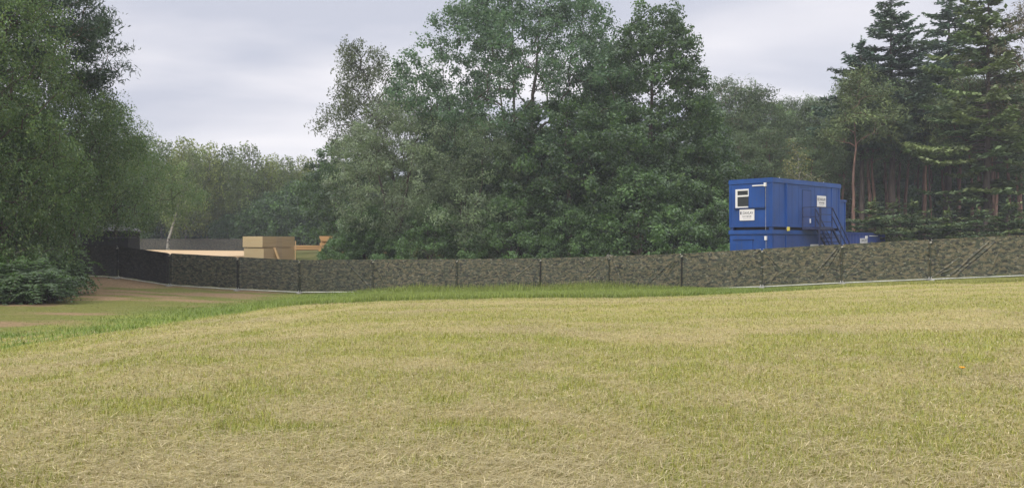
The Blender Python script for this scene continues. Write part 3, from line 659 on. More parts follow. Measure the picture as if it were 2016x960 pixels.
for i in range(64):
    px = 1560 + (i * 37.0) % 560 + Rp.uniform(-9, 9); Y = 73 + (i // 16) * 12 + Rp.uniform(0, 9)
    w, c = (P1, P2, P1)[i % 3]; shr = 1.0
    if px < 1690: Y = max(Y + 14, 96); shr = .84
    if i < 16: px = 1648 + i * 26.5 + Rp.uniform(-16, 16); Y = Rp.uniform(68, 92); shr = .92
    tone = ['reddish trunked pine in the front rank of the dark wood on the right', 'pine in the second rank of the dark wood on the right', 'pine in the third rank of the dark wood on the right', 'pine deep in the dark wood on the right'][min(3, i // 16)]
    o = plant_tree('pine_tree', tone, 'tree', w, c, M_BARK_PINE, M_NEEDLE, W(px, Y), Y, Rp.random() * 6.28, s=Rp.uniform(.88, 1.08) * shr, group=tone.replace('reddish trunked pine', 'pines').replace('pine in', 'pines in').replace('pine deep', 'pines deep'))
for i in range(12):
    px = 1650 + i * 38 + Rp.uniform(-8, 8); Y = 96 + (i % 3) * 9
    plant_tree('oak_tree', 'dark leafy undergrowth oak between the trunks of the wood on the right', 'tree', B3[0], B3[1], M_BARK, M_LEAF, W(px, Y), Y, i * 1.1, s=Rp.uniform(.8, 1.15), group='undergrowth oaks in the wood on the right')
# low spreading firs along the wood edge
S1 = build_fir('young_fir', 51, 6.4, 3.4, .4, [(.062, .09, .036), (.08, .105, .04), (.05, .078, .034)], bark_r=.1, step=.42, nb=6, power=.6, droop=.12, snags=0, card=(.36, .14), dens=1.2, rag=.3, tipup=.05)
for px, Y, s, lb in [(1722, 60, .8, 'low spreading fir behind the far blue container'), (1795, 62, .78, 'low layered fir beneath the tallest fir'), (1868, 58, .66, 'small fir at the fence between the tall fir trunks'), (1925, 58, .66, 'low fir under the pale layered conifer'),
                     (1985, 57, .72, 'rounded low fir near the right edge above the fence'), (1830, 66, .62, 'low fir in the shade between the two pointed firs'), (2060, 60, .8, 'low fir cut by the right edge'), (1765, 68, .8, 'tallest of the low firs, between the red pine trunks under the tallest fir'), (1895, 67, .7, 'low fir with raised boughs left of the pale layered conifer')]:
    plant_tree('fir_tree', lb, 'tree', S1[0], S1[1], M_BARK_FIR, M_NEEDLE, W(px, Y), Y, px * .3, s=s * 1.3, sz=s * 1.0, group='low firs along the edge of the wood')
w, c = build_tree('small_birch', 52, 9.6, 1.9, 4.0, p_birch, [(.10, .105, .045), (.085, .095, .04), (.12, .115, .05)], nclump=46, rc=(.4, .7), nsub=6, per=6, leaf=.15, asp=.6, lobes=.3, core=.15, sig=.2, r0=.09, branch_k=1.6)
plant_tree('birch_tree', 'small yellow green birch with a thin white trunk above the blue cabins', 'tree', w, c, M_BARK_BIRCH, M_LEAF, W(1566, 62), 62, .4)
# far-off wood that closes the view
def far_wood():
    R = rng(90); g = Geo(); t = Geo()
    n = 110000
    ang = R.uniform(-.78, .78, n); d = R.uniform(132, 160, n)
    x = d * np.sin(ang); y = d * np.cos(ang)
    top = 12.5 + 5 * fbm(x * .12, y * .12 + 9, 3, 3) + np.where(x > 35, 2.5, 0) - np.where((x > -75) & (x < -5), 3.0, 0)
    z = .6 + top * R.random(n) ** .8
    P = np.stack([x, y, z], 1)
    C = leaf_colours(R, n, [(.035, .052, .03), (.05, .07, .032), (.03, .045, .03)])
    s = R.uniform(.8, 1.5, n)
    g.leaves(P, unit(R.standard_normal((n, 3)) + np.array([0, -.5, .6])), unit(R.standard_normal((n, 3))), s, s * .6, C, .1)
    o = link('distant_wood', g.mesh('distant_wood'), M_LEAF)
    tag(o, 'dark wood that closes the view behind all the other trees', 'wood', kind='stuff')
far_wood()

# thin overcast haze
HAZE = True
if HAZE:
    bm = bmesh.new(); box(bm, -170, 170, -30, 175, -4.0, 34.0)
    hm = bpy.data.materials.new('haze'); hm.use_nodes = True; nt = hm.node_tree
    for n in list(nt.nodes): nt.nodes.remove(n)
    ho = nt.nodes.new('ShaderNodeOutputMaterial'); pv = nt.nodes.new('ShaderNodeVolumePrincipled')
    pv.inputs['Color'].default_value = (.86, .90, 1.0, 1); pv.inputs['Density'].default_value = 0.0009
    nt.links.new(pv.outputs[0], ho.inputs['Volume'])
    tag(bmobj('haze', bm, hm), kind='stuff', label='thin grey haze in the air of an overcast day')
# ------------------------------------------------------------------ fence
def camo(name, k=1.0, tint=(1, 1, 1)):
    m = mat(name, rough=.52, spec=.35); nt = m.node_tree; L = nt.links.new; b = nt.nodes['Principled BSDF']
    uv = nt.nodes.new('ShaderNodeTexCoord'); mp_ = nt.nodes.new('ShaderNodeMapping'); mp_.inputs['Scale'].default_value = (1, 1, 1)
    L(uv.outputs['UV'], mp_.inputs[0])
    def nz_(scale, loc, st=(1, 1.9, 1)):
        q = nt.nodes.new('ShaderNodeMapping'); q.inputs['Scale'].default_value = st; q.inputs['Location'].default_value = loc; L(mp_.outputs[0], q.inputs[0])
        n = nt.nodes.new('ShaderNodeTexNoise'); n.inputs['Scale'].default_value = scale; n.inputs['Detail'].default_value = 2.5; n.inputs['Roughness'].default_value = .55; n.inputs['Distortion'].default_value = .5; L(q.outputs[0], n.inputs[0]); return n
    def mixc(fac_n, thr, c_a, c_b):
        r_ = nt.nodes.new('ShaderNodeValToRGB'); r_.color_ramp.interpolation = 'LINEAR'; r_.color_ramp.elements[0].position = thr - .012; r_.color_ramp.elements[1].position = thr + .012
        L(fac_n.outputs[0], r_.inputs[0]); x = nt.nodes.new('ShaderNodeMix'); x.data_type = 'RGBA'; L(r_.outputs[0], x.inputs[0])
        for sock, v in ((6, c_a), (7, c_b)):
            if isinstance(v, tuple): x.inputs[sock].default_value = (*[q * k * t for q, t in zip(v, tint)], 1)
            else: L(v, x.inputs[sock])
        return x.outputs[2]
    c1 = mixc(nz_(3.1, (0, 0, 0)), .49, (.088, .086, .06), (.135, .118, .082))
    c2 = mixc(nz_(4.2, (5, 3, 0)), .53, c1, (.046, .056, .044))
    c3 = mixc(nz_(4.8, (9, 1, 0)), .565, c2, (.024, .026, .025))
    c4 = mixc(nz_(6.8, (2, 7, 0)), .635, c3, (.20, .20, .175))
    L(c4, b.inputs['Base Color'])
    # woven mesh grain
    n = nt.nodes.new('ShaderNodeTexNoise'); n.inputs['Scale'].default_value = 45; L(uv.outputs['UV'], n.inputs[0])
    bp = nt.nodes.new('ShaderNodeBump'); bp.inputs['Strength'].default_value = .2; bp.inputs['Distance'].default_value = .01; L(n.outputs[0], bp.inputs['Height']); L(bp.outputs[0], b.inputs['Normal'])
    return m
M_CAMO = camo('camouflage_cloth', 1.06, (1.02, 1.02, .88)); M_CAMO_MID = camo('camouflage_cloth_faded_green', .82, (.98, 1.02, .92)); M_CAMO_SHADED = camo('dark_cloth', .30, (.9, .95, 1.15))  # darker cloth copies for left panels; tree shade and facing angle coloured into darkest
M_CAMO_FAR = camo('grey_cloth', .75, (1.0, .97, .95))
M_GALV = noisy('galvanised_steel', (.45, .45, .44), (.64, .64, .62), 12, .5, spec=.5, metal=.3)
M_HEM = mat('black_hem', (.016, .017, .015), .8); M_TIE = mat('pale_tie', (.42, .41, .35), .7)
M_FOOT = noisy('concrete_foot', (.25, .25, .24), (.45, .44, .42), 9, .9)

def creases(u, v, Lp, specs):
    d = np.zeros_like(u)
    for (u0, v0, u1, v1, amp, wd) in specs:
        ax_, ay = u0 * Lp, v0 * HP; bx, by = u1 * Lp, v1 * HP
        dx, dy = bx - ax_, by - ay; L2 = dx * dx + dy * dy
        t = ((u * Lp - ax_) * dx + (v * HP - ay) * dy) / L2; tc_ = np.clip(t, 0, 1)
        px_, py_ = ax_ + tc_ * dx, ay + tc_ * dy
        dist = ((u * Lp - px_) * dy - (v * HP - py_) * dx) / math.sqrt(L2) ; r2 = (u * Lp - px_) ** 2 + (v * HP - py_) ** 2
        prof_ = np.exp(-r2 / wd ** 2) * np.sin(np.clip(dist / wd, -3, 3) * 1.6 + .8)
        d += 1.75 * amp * prof_ * np.sin(np.pi * np.clip(t * .9 + .05, 0, 1))
    return d

def fence_panel(p0, p1, z0, z1, seed, m, label, group, specs=(), hgt=HP, detail=True, name='mesh_fence', posts=True, hem=False):
    R = rng(seed)
    p0 = np.array(p0); p1 = np.array(p1); d = p1 - p0; Lp = float(np.linalg.norm(d)); d /= Lp; nrm = np.array([d[1], -d[0]])   # towards the camera
    root = thing(name, label, 'fence', (p0[0], p0[1], z0), math.atan2(d[1], d[0]), group)
    nu, nv = (190, 64) if detail else (20, 8)
    u, v = np.meshgrid(np.linspace(0, 1, nu), np.linspace(0, 1, nv)); 
    sl = (z1 - z0)
    corner = np.minimum(u, 1 - u) * Lp
    top_drop = .07 * np.exp(-(corner / .07) ** 2)
    zb_ = .125 + .015 * np.sin(u * 19 + seed) + .02 * (fbm(u * 9, u * 0 + seed, seed, 2) - .5)
    zz = zb_ + v * (hgt + .012 - zb_) - top_drop * v ** 6
    dy = .024 * (fbm(u * 7 + seed, v * 3, seed, 3) - .5) * 2 - .04 * np.exp(-(corner / .045) ** 2) + .02 * np.exp(-((corner - .12) / .05) ** 2) + .012 * np.sin(v * 3.1) * np.sin(u * 6.3 * 2 + seed)
    # gather folds running out of the tie points at the corners and random diagonal drag folds
    sp = list(specs)
    for k in range(3 if detail else 0):
        s0 = R.choice([0.02, .98]); sg = 1 if s0 < .5 else -1
        top = R.random() < .6
        sp.append((s0, .97 if top else .04, s0 + sg * R.uniform(.06, .4), R.uniform(.1, .55) if top else R.uniform(.4, .9), R.uniform(.008, .02), R.uniform(.03, .06)))
    if detail: dy = dy + creases(u, v, Lp, sp)
    x = u * Lp; y = -(.05 + dy); z = zz + sl * u
    V = np.stack([x, y, z], -1).reshape(-1, 3)
    ii = np.arange(nu * nv).reshape(nv, nu)
    Qd = np.stack([ii[:-1, :-1], ii[:-1, 1:], ii[1:, 1:], ii[1:, :-1]], -1).reshape(-1, 4)
    me = quads('scrim', V, Qd, None, True)
    uvl = me.uv_layers.new(name='UVMap'); off = R.uniform(0, 30, 2)
    uvv = np.stack([u * Lp + off[0], v * hgt + off[1]], -1).reshape(-1, 2)[Qd.ravel()]
    uvl.data.foreach_set('uv', uvv.astype(np.float32).ravel())
    sol = link('scrim', me, m, root)
    tb = .038
    if detail:
        bars('hem', M_HEM if hem else m, root, .045 if hem else .03, ((.0, -.068, .12), (.0, -.068, hgt - .14)))
        bars('tie', M_TIE, root, .05, ((-.04, -.075, hgt - .13), (.05, -.075, hgt - .10)))
    bars('top_rail', M_GALV, root, tb, ((.06, 0, hgt - .02), (Lp - .06, 0, hgt - .02 + sl)), n=8)
    bars('bottom_rail', M_GALV, root, .05, ((.03, 0, .06), (Lp - .03, 0, .06 + sl)), n=8)
    if posts:
        for s in (.03, Lp - .03):
            bars('post', M_GALV, root, tb, ((s, .05, -.06 + sl * s / Lp), (s, .05, hgt - .05 + sl * s / Lp)), n=8)
    return root

GF = 'camouflage fence panels along the lawn'
labels = ['black cloth fence panel deepest under the left birches', 'black cloth fence panel partly behind the bracken thicket', 'black fence panel sloping down from the hut, left of the first camouflage panel', 'leftmost camouflage panel, below the timber floor',
          'camouflage panel right in front of the plywood stack', 'camouflage panel just right of the plywood stack, with a slanting fold', 'camouflage panel below the grey willows, its foot in long grass', 'camouflage panel below the tall aspen, its foot in long grass',
          'camouflage panel below the maple with diagonal folds at its right end', 'camouflage panel with long diagonal folds, right of the tied knot', 'smooth camouflage panel starting left of the blue cabins', 'camouflage panel in front of the stair with sharp pale folds at its right end',
          'camouflage panel right of the blue cabins, below the low firs', 'camouflage panel with the longest diagonal folds, near the right edge', 'camouflage panel cut by the right edge']
SP = {5: [(.62, .98, .98, .05, .03, .05)], 6: [(.02, .9, .16, .05, .03, .05)], 8: [(.9, .8, .62, .1, .02, .04), (.8, .9, .74, .4, .014, .035), (.55, .75, .42, .2, .01, .035)],
      9: [(.93, .9, .50, .02, .022, .04), (.98, .95, .72, .05, .022, .04), (.7, .55, .55, .3, .015, .03), (.05, .95, .16, .3, .03, .05)], 10: [(.03, .95, .01, .1, .02, .04)],
      11: [(.94, .88, .70, .30, .045, .045), (.98, .92, .78, .20, .045, .04), (1.0, .95, .90, .02, .035, .04), (.2, .35, .10, .02, .03, .04), (.35, .3, .28, .05, .015, .03)],
      13: [(.62, .88, .22, .04, .05, .05), (.68, .86, .28, .06, .045, .045), (.72, .62, .62, .05, .03, .04), (.05, .05, .3, .5, .03, .045), (.03, .02, .28, .28, .03, .04)], 12: [(.92, .9, .98, .6, .03, .05), (.96, .5, .99, .1, .02, .04)], 14: [(.1, .9, .3, .3, .02, .05)]}
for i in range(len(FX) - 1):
    m = M_CAMO_SHADED if i < 3 else (M_CAMO_MID if i < 6 else M_CAMO)
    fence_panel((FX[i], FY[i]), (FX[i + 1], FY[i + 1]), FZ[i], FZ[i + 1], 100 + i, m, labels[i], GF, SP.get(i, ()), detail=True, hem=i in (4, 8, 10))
# feet and clamps at the joints
for i in range(2, len(FX)):
    d = np.array([FX[min(i + 1, len(FX) - 1)] - FX[i - 1], FY[min(i + 1, len(FX) - 1)] - FY[i - 1]]); rz = math.atan2(d[1], d[0])
    lb = {2: 'under the black panels', 3: 'where the black cloth meets the camouflage', 4: 'left of the plywood stack', 5: 'below the right end of the plywood stack', 10: 'left of the blue cabins', 11: 'below the near corner of the blue cabins', 12: 'below the stair', 13: 'right of the low firs', 14: 'nearest the right edge'}.get(i)
    lb = ('pale concrete fence foot ' + lb) if lb else 'concrete fence foot hidden in the long grass'
    o = thing('fence_foot', lb, 'fence foot', (FX[i], FY[i], FZ[i] - .04), rz, 'fence feet along the lawn')
    bm = bmesh.new(); box(bm, -.11, .11, -.36, .36, 0, .1); bmobj('block', bm, M_FOOT, o, .02)
    bars('socket', M_GALV, o, .05, ((-.05, -.03, .1), (-.05, -.03, .2)), ((.05, -.03, .1), (.05, -.03, .2)), n=8)
    bars('clamp', M_GALV, o, .05, ((-.08, 0, 1.0), (.08, 0, 1.0)), n=6)
# knot of cloth tied over the joint
i = 9
kx, ky, kz = FX[i], FY[i], FZ[i] + HP
bm = bmesh.new(); Rk = random.Random(4)
for k in range(7):
    r_ = bmesh.ops.create_icosphere(bm, subdivisions=2, radius=.07)
    M = Matrix.Translation((Rk.uniform(-.14, .14), -.06 + Rk.uniform(-.03, .03), Rk.uniform(-.12, .05))) @ Matrix.Rotation(Rk.uniform(0, 3), 4, 'Y') @ Matrix.Diagonal((1.5, .6, .55, 1))
    bmesh.ops.transform(bm, matrix=M, verts=r_['verts'])
o = bmobj('cloth_knot', bm, noisy('pale_cloth', (.10, .10, .075), (.26, .25, .2), 14, .8), None, smooth=True)
o.location = (kx, ky, kz); tag(o, 'pale cloth knotted over the fence top between two camouflage panels', 'knot')

# far fence
far_px = [(250, 470.5), (305, 470.3), (360, 470.0), (415, 470.0), (470, 470.2), (525, 470.5), (580, 470.8), (636, 471), (692, 471.2)]
fl = ['left end beside the hut', 'behind the leaning birch', 'below the yellowish birch', 'left of the plywood stack', 'hidden behind the plywood stack', 'behind the right end of the plywood stack', 'right of the plywood stack', 'furthest right, behind the hawthorn']
for i in range(len(far_px) - 1):
    (a0, t0), (a1, t1) = far_px[i], far_px[i + 1]; Y0 = 104 + 0 * i
    za, zb2 = Zat(t0, Y0) - HP, Zat(t1, Y0) - HP
    fence_panel((W(a0, Y0), Y0), (W(a1, Y0), Y0), za, zb2, 400 + i, M_CAMO_FAR, 'grey green panel of the far fence, ' + fl[i], 'panels of the far fence', detail=False)

# ------------------------------------------------------------------ timber
def timber_mat(name, c0, c1, layer=55.0):
    m = mat(name, c0, .7, spec=.2); nt = m.node_tree; L = nt.links.new; b = nt.nodes['Principled BSDF']
    t = nt.nodes.new('ShaderNodeTexCoord')
    mp_ = nt.nodes.new('ShaderNodeMapping'); mp_.inputs['Scale'].default_value = (.35, .35, layer); L(t.outputs['Object'], mp_.inputs[0])
    n = nt.nodes.new('ShaderNodeTexNoise'); n.inputs['Scale'].default_value = 1.0; n.inputs['Detail'].default_value = 3; L(mp_.outputs[0], n.inputs[0])
    c = nt.nodes.new('ShaderNodeValToRGB'); c.color_ramp.elements[0].position = .32; c.color_ramp.elements[1].position = .68
    c.color_ramp.elements[0].color = (*c0, 1); c.color_ramp.elements[1].color = (*c1, 1); L(n.outputs[0], c.inputs[0]); L(c.outputs[0], b.inputs['Base Color'])
    return m
M_PLY = timber_mat('plywood_edges', (.66, .51, .28), (.78, .62, .38))
M_PLY2 = timber_mat('plywood_edges_brown', (.50, .355, .20), (.60, .44, .26))
M_PLY3 = timber_mat('plywood_edges_pale', (.46, .33, .20), (.56, .42, .27))
M_BOARD = noisy('new_board', (.52, .34, .17), (.64, .45, .25), 3, .7, stretch=(1, 6, 6))
M_DECK = noisy('deck_boards', (.54, .38, .21), (.70, .52, .31), 1.2, .6, stretch=(.5, 3, 1))
TH = math.radians(53)
SX, SY = W(517, 60), 60.0
def pack(z0, z1, dx, label, w=2.95, dpt=2.55):
    o = thing('plywood_pack', label, 'plywood pack', (SX, SY, z0), TH, 'packs of the plywood stack')
    hgt = z1 - z0
    # local x runs right along the brown face (y = 0), local y runs back along the pale face (x = 0)
    nsh = 22; R = rng(int(z1 * 100))
    for nm, x0, x1, mt in (('sheets', .012 + dx, w * .42, M_PLY2), ('sheets', w * .42 + .004, w * .60, M_PLY3), ('sheets', w * .60 + .004, w, M_PLY2)):
        bm = bmesh.new()
        for k in range(nsh):
            j = R.normal(0, .006); box(bm, x0, x1, .0 + j, dpt + j, hgt * k / nsh + .001, hgt * (k + 1) / nsh - .003)
        bmobj(nm, bm, mt, o)
    bm = bmesh.new()
    for k in range(nsh):
        j = R.normal(0, .005); box(bm, -.012 + dx + j, .009 + dx + j, .02, dpt - .02, hgt * k / nsh + .001, hgt * (k + 1) / nsh - .003)
    o2 = bmobj('end_boards', bm, M_PLY, o)
    return o
z_b = Zat(511, 60)
zl0, zl1 = .17, Zat(488, 60); zu0 = Zat(486.6, 60); zu1 = Zat(465, 60)
pack(zl0, zl1, .10, 'lower pack of the pale plywood stack behind the fence')
pack(zu0, zu1, 0.0, 'upper pack of the pale plywood stack behind the fence')
bm = bmesh.new()
for yy in (.3, 1.2, 2.1): box(bm, .15, 2.85, yy, yy + .09, 0, zu0 - zl1 - .004)
o = bmobj('bearer', bm, M_BOARD, None); o.location = (SX, SY, zl1 + .002); o.rotation_euler = (0, 0, TH); tag(o, 'thin timber bearers between the two plywood packs', 'bearers')
bm = bmesh.new()
for yy in (.3, 1.2, 2.1): box(bm, .15, 2.85, yy, yy + .09, -.15, zl0 - .1)
u_ = np.array([math.cos(TH), math.sin(TH)]); n_o = np.array([math.sin(TH), -math.cos(TH)])
def sp_(s, o_): return SX + u_[0] * s + n_o[0] * o_, SY + u_[1] * s + n_o[1] * o_
bm.free()
x0, y0 = sp_(1.25, .45); x1, y1 = sp_(1.05, .05)
o = bars('leaning_plank', M_BOARD, None, .16, ((x0, y0, h1(x0, y0)), (x1, y1, zl1 + .02))); tag(o, 'plank leaning against the brown side of the plywood stack', 'plank')
x0, y0 = sp_(2.93, .12)
o = bars('upright_batten', M_BOARD, None, .07, ((x0, y0, h1(x0, y0)), (x0 + .03, y0, zu1 - .35))); tag(o, 'thin batten standing upright at the right end of the plywood stack', 'batten')
# floor of boards
def slab(name, label, cat, pts, th, m, group=None):
    bm = bmesh.new()
    t = [bm.verts.new(p) for p in pts]; bt = [bm.verts.new((p[0], p[1], p[2] - th)) for p in pts]
    bm.faces.new(t); bm.faces.new(bt[::-1]); k = len(pts)
    for q in range(k): bm.faces.new((t[(q + 1) % k], t[q], bt[q], bt[(q + 1) % k]))
    bmesh.ops.recalc_face_normals(bm, faces=bm.faces)
    o = bmobj(name, bm, m); return tag(o, label, cat, group)
def sp3(px, py, Y): return (W(px, Y), Y, Zat(py, Y))
slab('timber_floor', 'wide new timber floor lying behind the fence, left of the plywood stack', 'floor', [(W(200, 56), 56, .47), (W(480, 62), 62, .49), (W(500, 95), 95, .52), (W(276, 98), 98, .63)], .3, M_DECK)
# more timber half hidden by the trees
def pile(px, Y, w, dpt, z0, z1, rz, label, m, n=8):
    o = thing('timber_pile', label, 'timber pile', (W(px, Y), Y, z0), rz, 'timber half hidden by the central clump'); R = rng(int(px))
    bm = bmesh.new()
    for k in range(n):
        j = R.normal(0, .05, 2); box(bm, j[0], w + j[0], j[1], dpt + j[1], (z1 - z0) * k / n + .002, (z1 - z0) * (k + 1) / n - .004)
    bmobj('boards', bm, m, o); return o
M_OR = timber_mat('orange_boards', (.50, .29, .13), (.66, .42, .2), 20)
pile(572, 78, 3.3, 2.4, Zat(492.5, 78), Zat(483, 78), .1, 'low orange board pile right behind the plywood stack', M_OR, 6)
pile(630, 72, 3.0, 2.4, Zat(498, 72), Zat(464.5, 72), .25, 'orange board pile seen through the hawthorn leaves', M_OR, 10)
pile(690, 74, 3.4, 2.4, Zat(501, 74), Zat(488.5, 74), .15, 'pale low board pile under the grey willow', M_BOARD, 5)

# hut at the left behind the fence
M_HUT = noisy('dark_boarding', (.022, .022, .026), (.045, .043, .045), 8, .8, .3, (1, 6, .4))
M_ROOF = noisy('weathered_roof', (.08, .08, .085), (.36, .35, .37), 3.5, .6, .2, lo=.42, hi=.56)
hx, hy = W(158, 53), 53.0; hz = h1(hx, hy)
o = thing('hut', 'dark hut with a weathered pale roof behind the black end of the fence', 'hut', (hx, hy, hz), .12)
ev, rd = Zat(455, 53) - hz, Zat(440, 53) - hz
boxes('wall', M_HUT, o, (0, 2.95, 0, 2.6, 0, ev), bevel=.01)
bm = bmesh.new()
vv = [bm.verts.new(p) for p in [(-.25, -.25, ev), (3.2, -.25, ev), (3.2, 2.85, ev), (-.25, 2.85, ev), (.9, 1.3, rd), (2.1, 1.3, rd), (-.25, -.25, ev + .06), (3.2, -.25, ev + .06), (3.2, 2.85, ev + .06), (-.25, 2.85, ev + .06)]]
for f in ((0, 1, 7, 6), (1, 2, 8, 7), (2, 3, 9, 8), (3, 0, 6, 9), (3, 2, 1, 0), (6, 7, 5, 4), (7, 8, 5), (8, 9, 4, 5), (9, 6, 4)): bm.faces.new([vv[q] for q in f])
bmobj('roof', bm, M_ROOF, o)
boxes('corner_post', M_HUT, o, (2.9, 2.99, -.05, .04, 0, ev - .01))
hx, hy = W(208, 51.5), 51.5; hz = h1(hx, hy)
o = thing('equipment_box', 'black equipment box with a pale lid edge beside the hut', 'box', (hx, hy, hz), .05)
tz = Zat(468, 51.5) - hz
boxes('body', M_HUT, o, (0, 1.45, 0, 1.2, 0, tz), bevel=.01); boxes('lid', mat('grey_lid', (.10, .105, .115), .6), o, (-.03, 1.48, -.03, 1.23, tz + .002, tz + .05)); boxes('side_panel', mat('purple_grey', (.035, .03, .04), .7), o, (1.2, 1.44, -.012, -.002, .05, tz - .02))
hx, hy = W(256, 60), 60.0
o = thing('water_drum', 'small white drum beside the far fence, right of the hut', 'drum', (hx, hy, h1(hx, hy)), 0)
zt_ = Zat(477.5, 60) - h1(hx, hy)
bars('drum_body', mat('white_plastic', (.7, .7, .7), .5), o, .22, ((0, 0, 0), (0, 0, zt_ - .06)), n=16); bars('drum_lid', mat('grey_plastic', (.35, .35, .36), .5), o, .17, ((0, 0, zt_ - .058), (0, 0, zt_)), n=16)

# ------------------------------------------------------------------ blue cabins
def blue(name, base, k=1.0):
    m = noisy(name, tuple(q * .82 for q in base), tuple(q * 1.16 for q in base), 1.3, .42, .06, (1, 1, .5), detail=8, spec=.4, bscale=2.0, lo=.3, hi=.7)
    nt = m.node_tree; L = nt.links.new; b = nt.nodes['Principled BSDF']; src = b.inputs['Base Color'].links[0].from_socket
    t = nt.nodes.new('ShaderNodeTexCoord')
    def layer(sc, st, thr, wd, colr, amt, src):
        q = nt.nodes.new('ShaderNodeMapping'); q.inputs['Scale'].default_value = st; L(t.outputs['Object'], q.inputs[0])
        n = nt.nodes.new('ShaderNodeTexNoise'); n.inputs['Scale'].default_value = sc; n.inputs['Detail'].default_value = 6; n.inputs['Roughness'].default_value = .65; L(q.outputs[0], n.inputs[0])
        r_ = nt.nodes.new('ShaderNodeMapRange'); r_.inputs[1].default_value = thr; r_.inputs[2].default_value = thr + wd; r_.inputs[3].default_value = 0; r_.inputs[4].default_value = amt; L(n.outputs[0], r_.inputs[0])
        x = nt.nodes.new('ShaderNodeMix'); x.data_type = 'RGBA'; L(r_.outputs[0], x.inputs[0]); L(src, x.inputs[6]); x.inputs[7].default_value = (*colr, 1)
        return x.outputs[2]
    src = layer(2.2, (2.5, 2.5, .22), .52, .2, (.05, .075, .15), .5, src)      # chalky rain streaks
    src = layer(5.0, (1, 1, .6), .66, .06, (.09, .05, .035), .75, src)          # rust spots
    L(src, b.inputs['Base Color'])
    return m
M_BLUE = blue('blue_cabin_paint', (.014, .068, .275)); M_BLUE2 = blue('blue_cabin_paint_worn', (.02, .06, .235)); M_BLUED = mat('blue_shadow_gap', (.012, .04, .14), .5)  # second blue is greyer and more purple; darkest is for seams, frames, edges
M_BLUER = blue('blue_roof_trim', (.017, .075, .285)); M_DARK = mat('dark_gap', (.02, .02, .024), .8); M_WHITE = mat('white_plastic_frame', (.80, .80, .80), .4)
M_GLASS = mat('dark_glass', (.05, .055, .06), .08, spec=.6); M_SIGN = mat('sign_white', (.80, .79, .80), .4); M_INK = mat('sign_ink', (.02, .024, .05), .5); M_GREY = mat('sign_grey', (.30, .31, .36), .5)
M_STEEL = noisy('dark_stair_steel', (.018, .028, .085), (.045, .055, .11), 9, .55); M_YEL = mat('yellow_block', (.72, .62, .12), .6); M_CAST = mat('corner_casting', (.02, .06, .2), .6)

A0 = math.atan2(.66, .75)
CX, CY = W(1520, 42.0), 42.0
zU0 = Zat(446, 42); zU1 = Zat(349, 42); zL1 = Zat(452.2, 42); zL0 = h1(CX + 1, CY + 2) - .1
LEN, DEP = 7.6, 2.6

def lettering(txt, size, loc, face, mtl, parent, squash=1.0):
    cu = bpy.data.curves.new('lettering', 'FONT'); cu.body = txt; cu.size = size; cu.extrude = .002; cu.align_x = 'LEFT'; cu.offset = .001
    tmp = bpy.data.objects.new('tmp', cu); COL.objects.link(tmp)
    dg = bpy.context.evaluated_depsgraph_get(); me = bpy.data.meshes.new_from_object(tmp.evaluated_get(dg)); bpy.data.objects.remove(tmp)
    o = link('lettering', me, mtl, parent); o.location = loc
    o.rotation_euler = (math.radians(90), 0, 0 if face == 'y' else math.radians(-90)); o.scale = (squash, 1, 1)
    return o
def sign(parent, face, a0, a1, z0, z1):
    """face 'y': on the long wall (a = local x); face 'x': on the end wall (a = local y, read right to left)"""
    wd = abs(a1 - a0); hh = z1 - z0
    if face == 'y':
        pl = boxes('sign', M_SIGN, parent, (a0, a1, -.055, -.04, z0, z1)); f = lambda t, z: (a0 + t * wd, -.058, z0 + z * hh); pl_ = -.0575
        def rect(t0, t1, q0, q1, m): return boxes('logo', m, pl, (a0 + t0 * wd, a0 + t1 * wd, -.0585, -.0555, z0 + q0 * hh, z0 + q1 * hh))
    else:
        pl = boxes('sign', M_SIGN, parent, (-.055, -.04, min(a0, a1), max(a0, a1), z0, z1)); aM = max(a0, a1); f = lambda t, z: (-.058, aM - t * wd, z0 + z * hh)
        def rect(t0, t1, q0, q1, m): return boxes('logo', m, pl, (-.0585, -.0555, aM - t1 * wd, aM - t0 * wd, z0 + q0 * hh, z0 + q1 * hh))
    rect(.05, .105, .54, .80, M_INK); rect(.108, .125, .60, .80, M_GREY); rect(.15, .185, .50, .82, M_GREY)
    s1 = wd * .225
    lettering('DAVLAV', s1, f(.235, .555), face, M_INK, pl, .80)
    lettering('01371 850 380', wd * .105, f(.20, .31), face, M_INK, pl, .95)
    rect(.24, .78, .165, .195, M_GREY)
    return pl

up = thing('site_cabin', 'upper blue site cabin with the white window, stacked on another cabin', 'site cabin', (CX, CY, zU0), A0, 'stacked blue site cabins')
hU = zU1 - zU0
boxes('wall', M_BLUE, up, (0, LEN, 0, DEP, .02, hU - .26), bevel=.006)
boxes('roof', M_BLUER, up, (-.05, LEN + .05, -.05, DEP + .05, hU - .262, hU - .02), (-.02, LEN + .02, -.02, DEP + .02, hU - .022, hU), bevel=.008)
boxes('base_rail', M_BLUE, up, (-.02, LEN + .02, -.022, DEP + .02, 0, .14))
for xx in (.0, 1.36, 6.55, LEN - .12): boxes('wall_post', M_BLUE, up, (xx - .035 if xx else -.028, xx + .075 if xx else .10, -.034, .012, .142, hU - .265))
for yy in (DEP - .1,): boxes('wall_post', M_BLUE, up, (-.03, .012, yy, yy + .12, .142, hU - .265))
boxes('corner_post', M_BLUE, up, (-.032, -.002, .001, .1, .142, hU - .265))
# vertical panel seams of the long wall
for x in (.72, 2.05, 2.75, 4.55, 5.25, 5.9, 7.15): boxes('seam', M_BLUED, up, (x, x + .014, -.004, .004, .16, hU - .28))
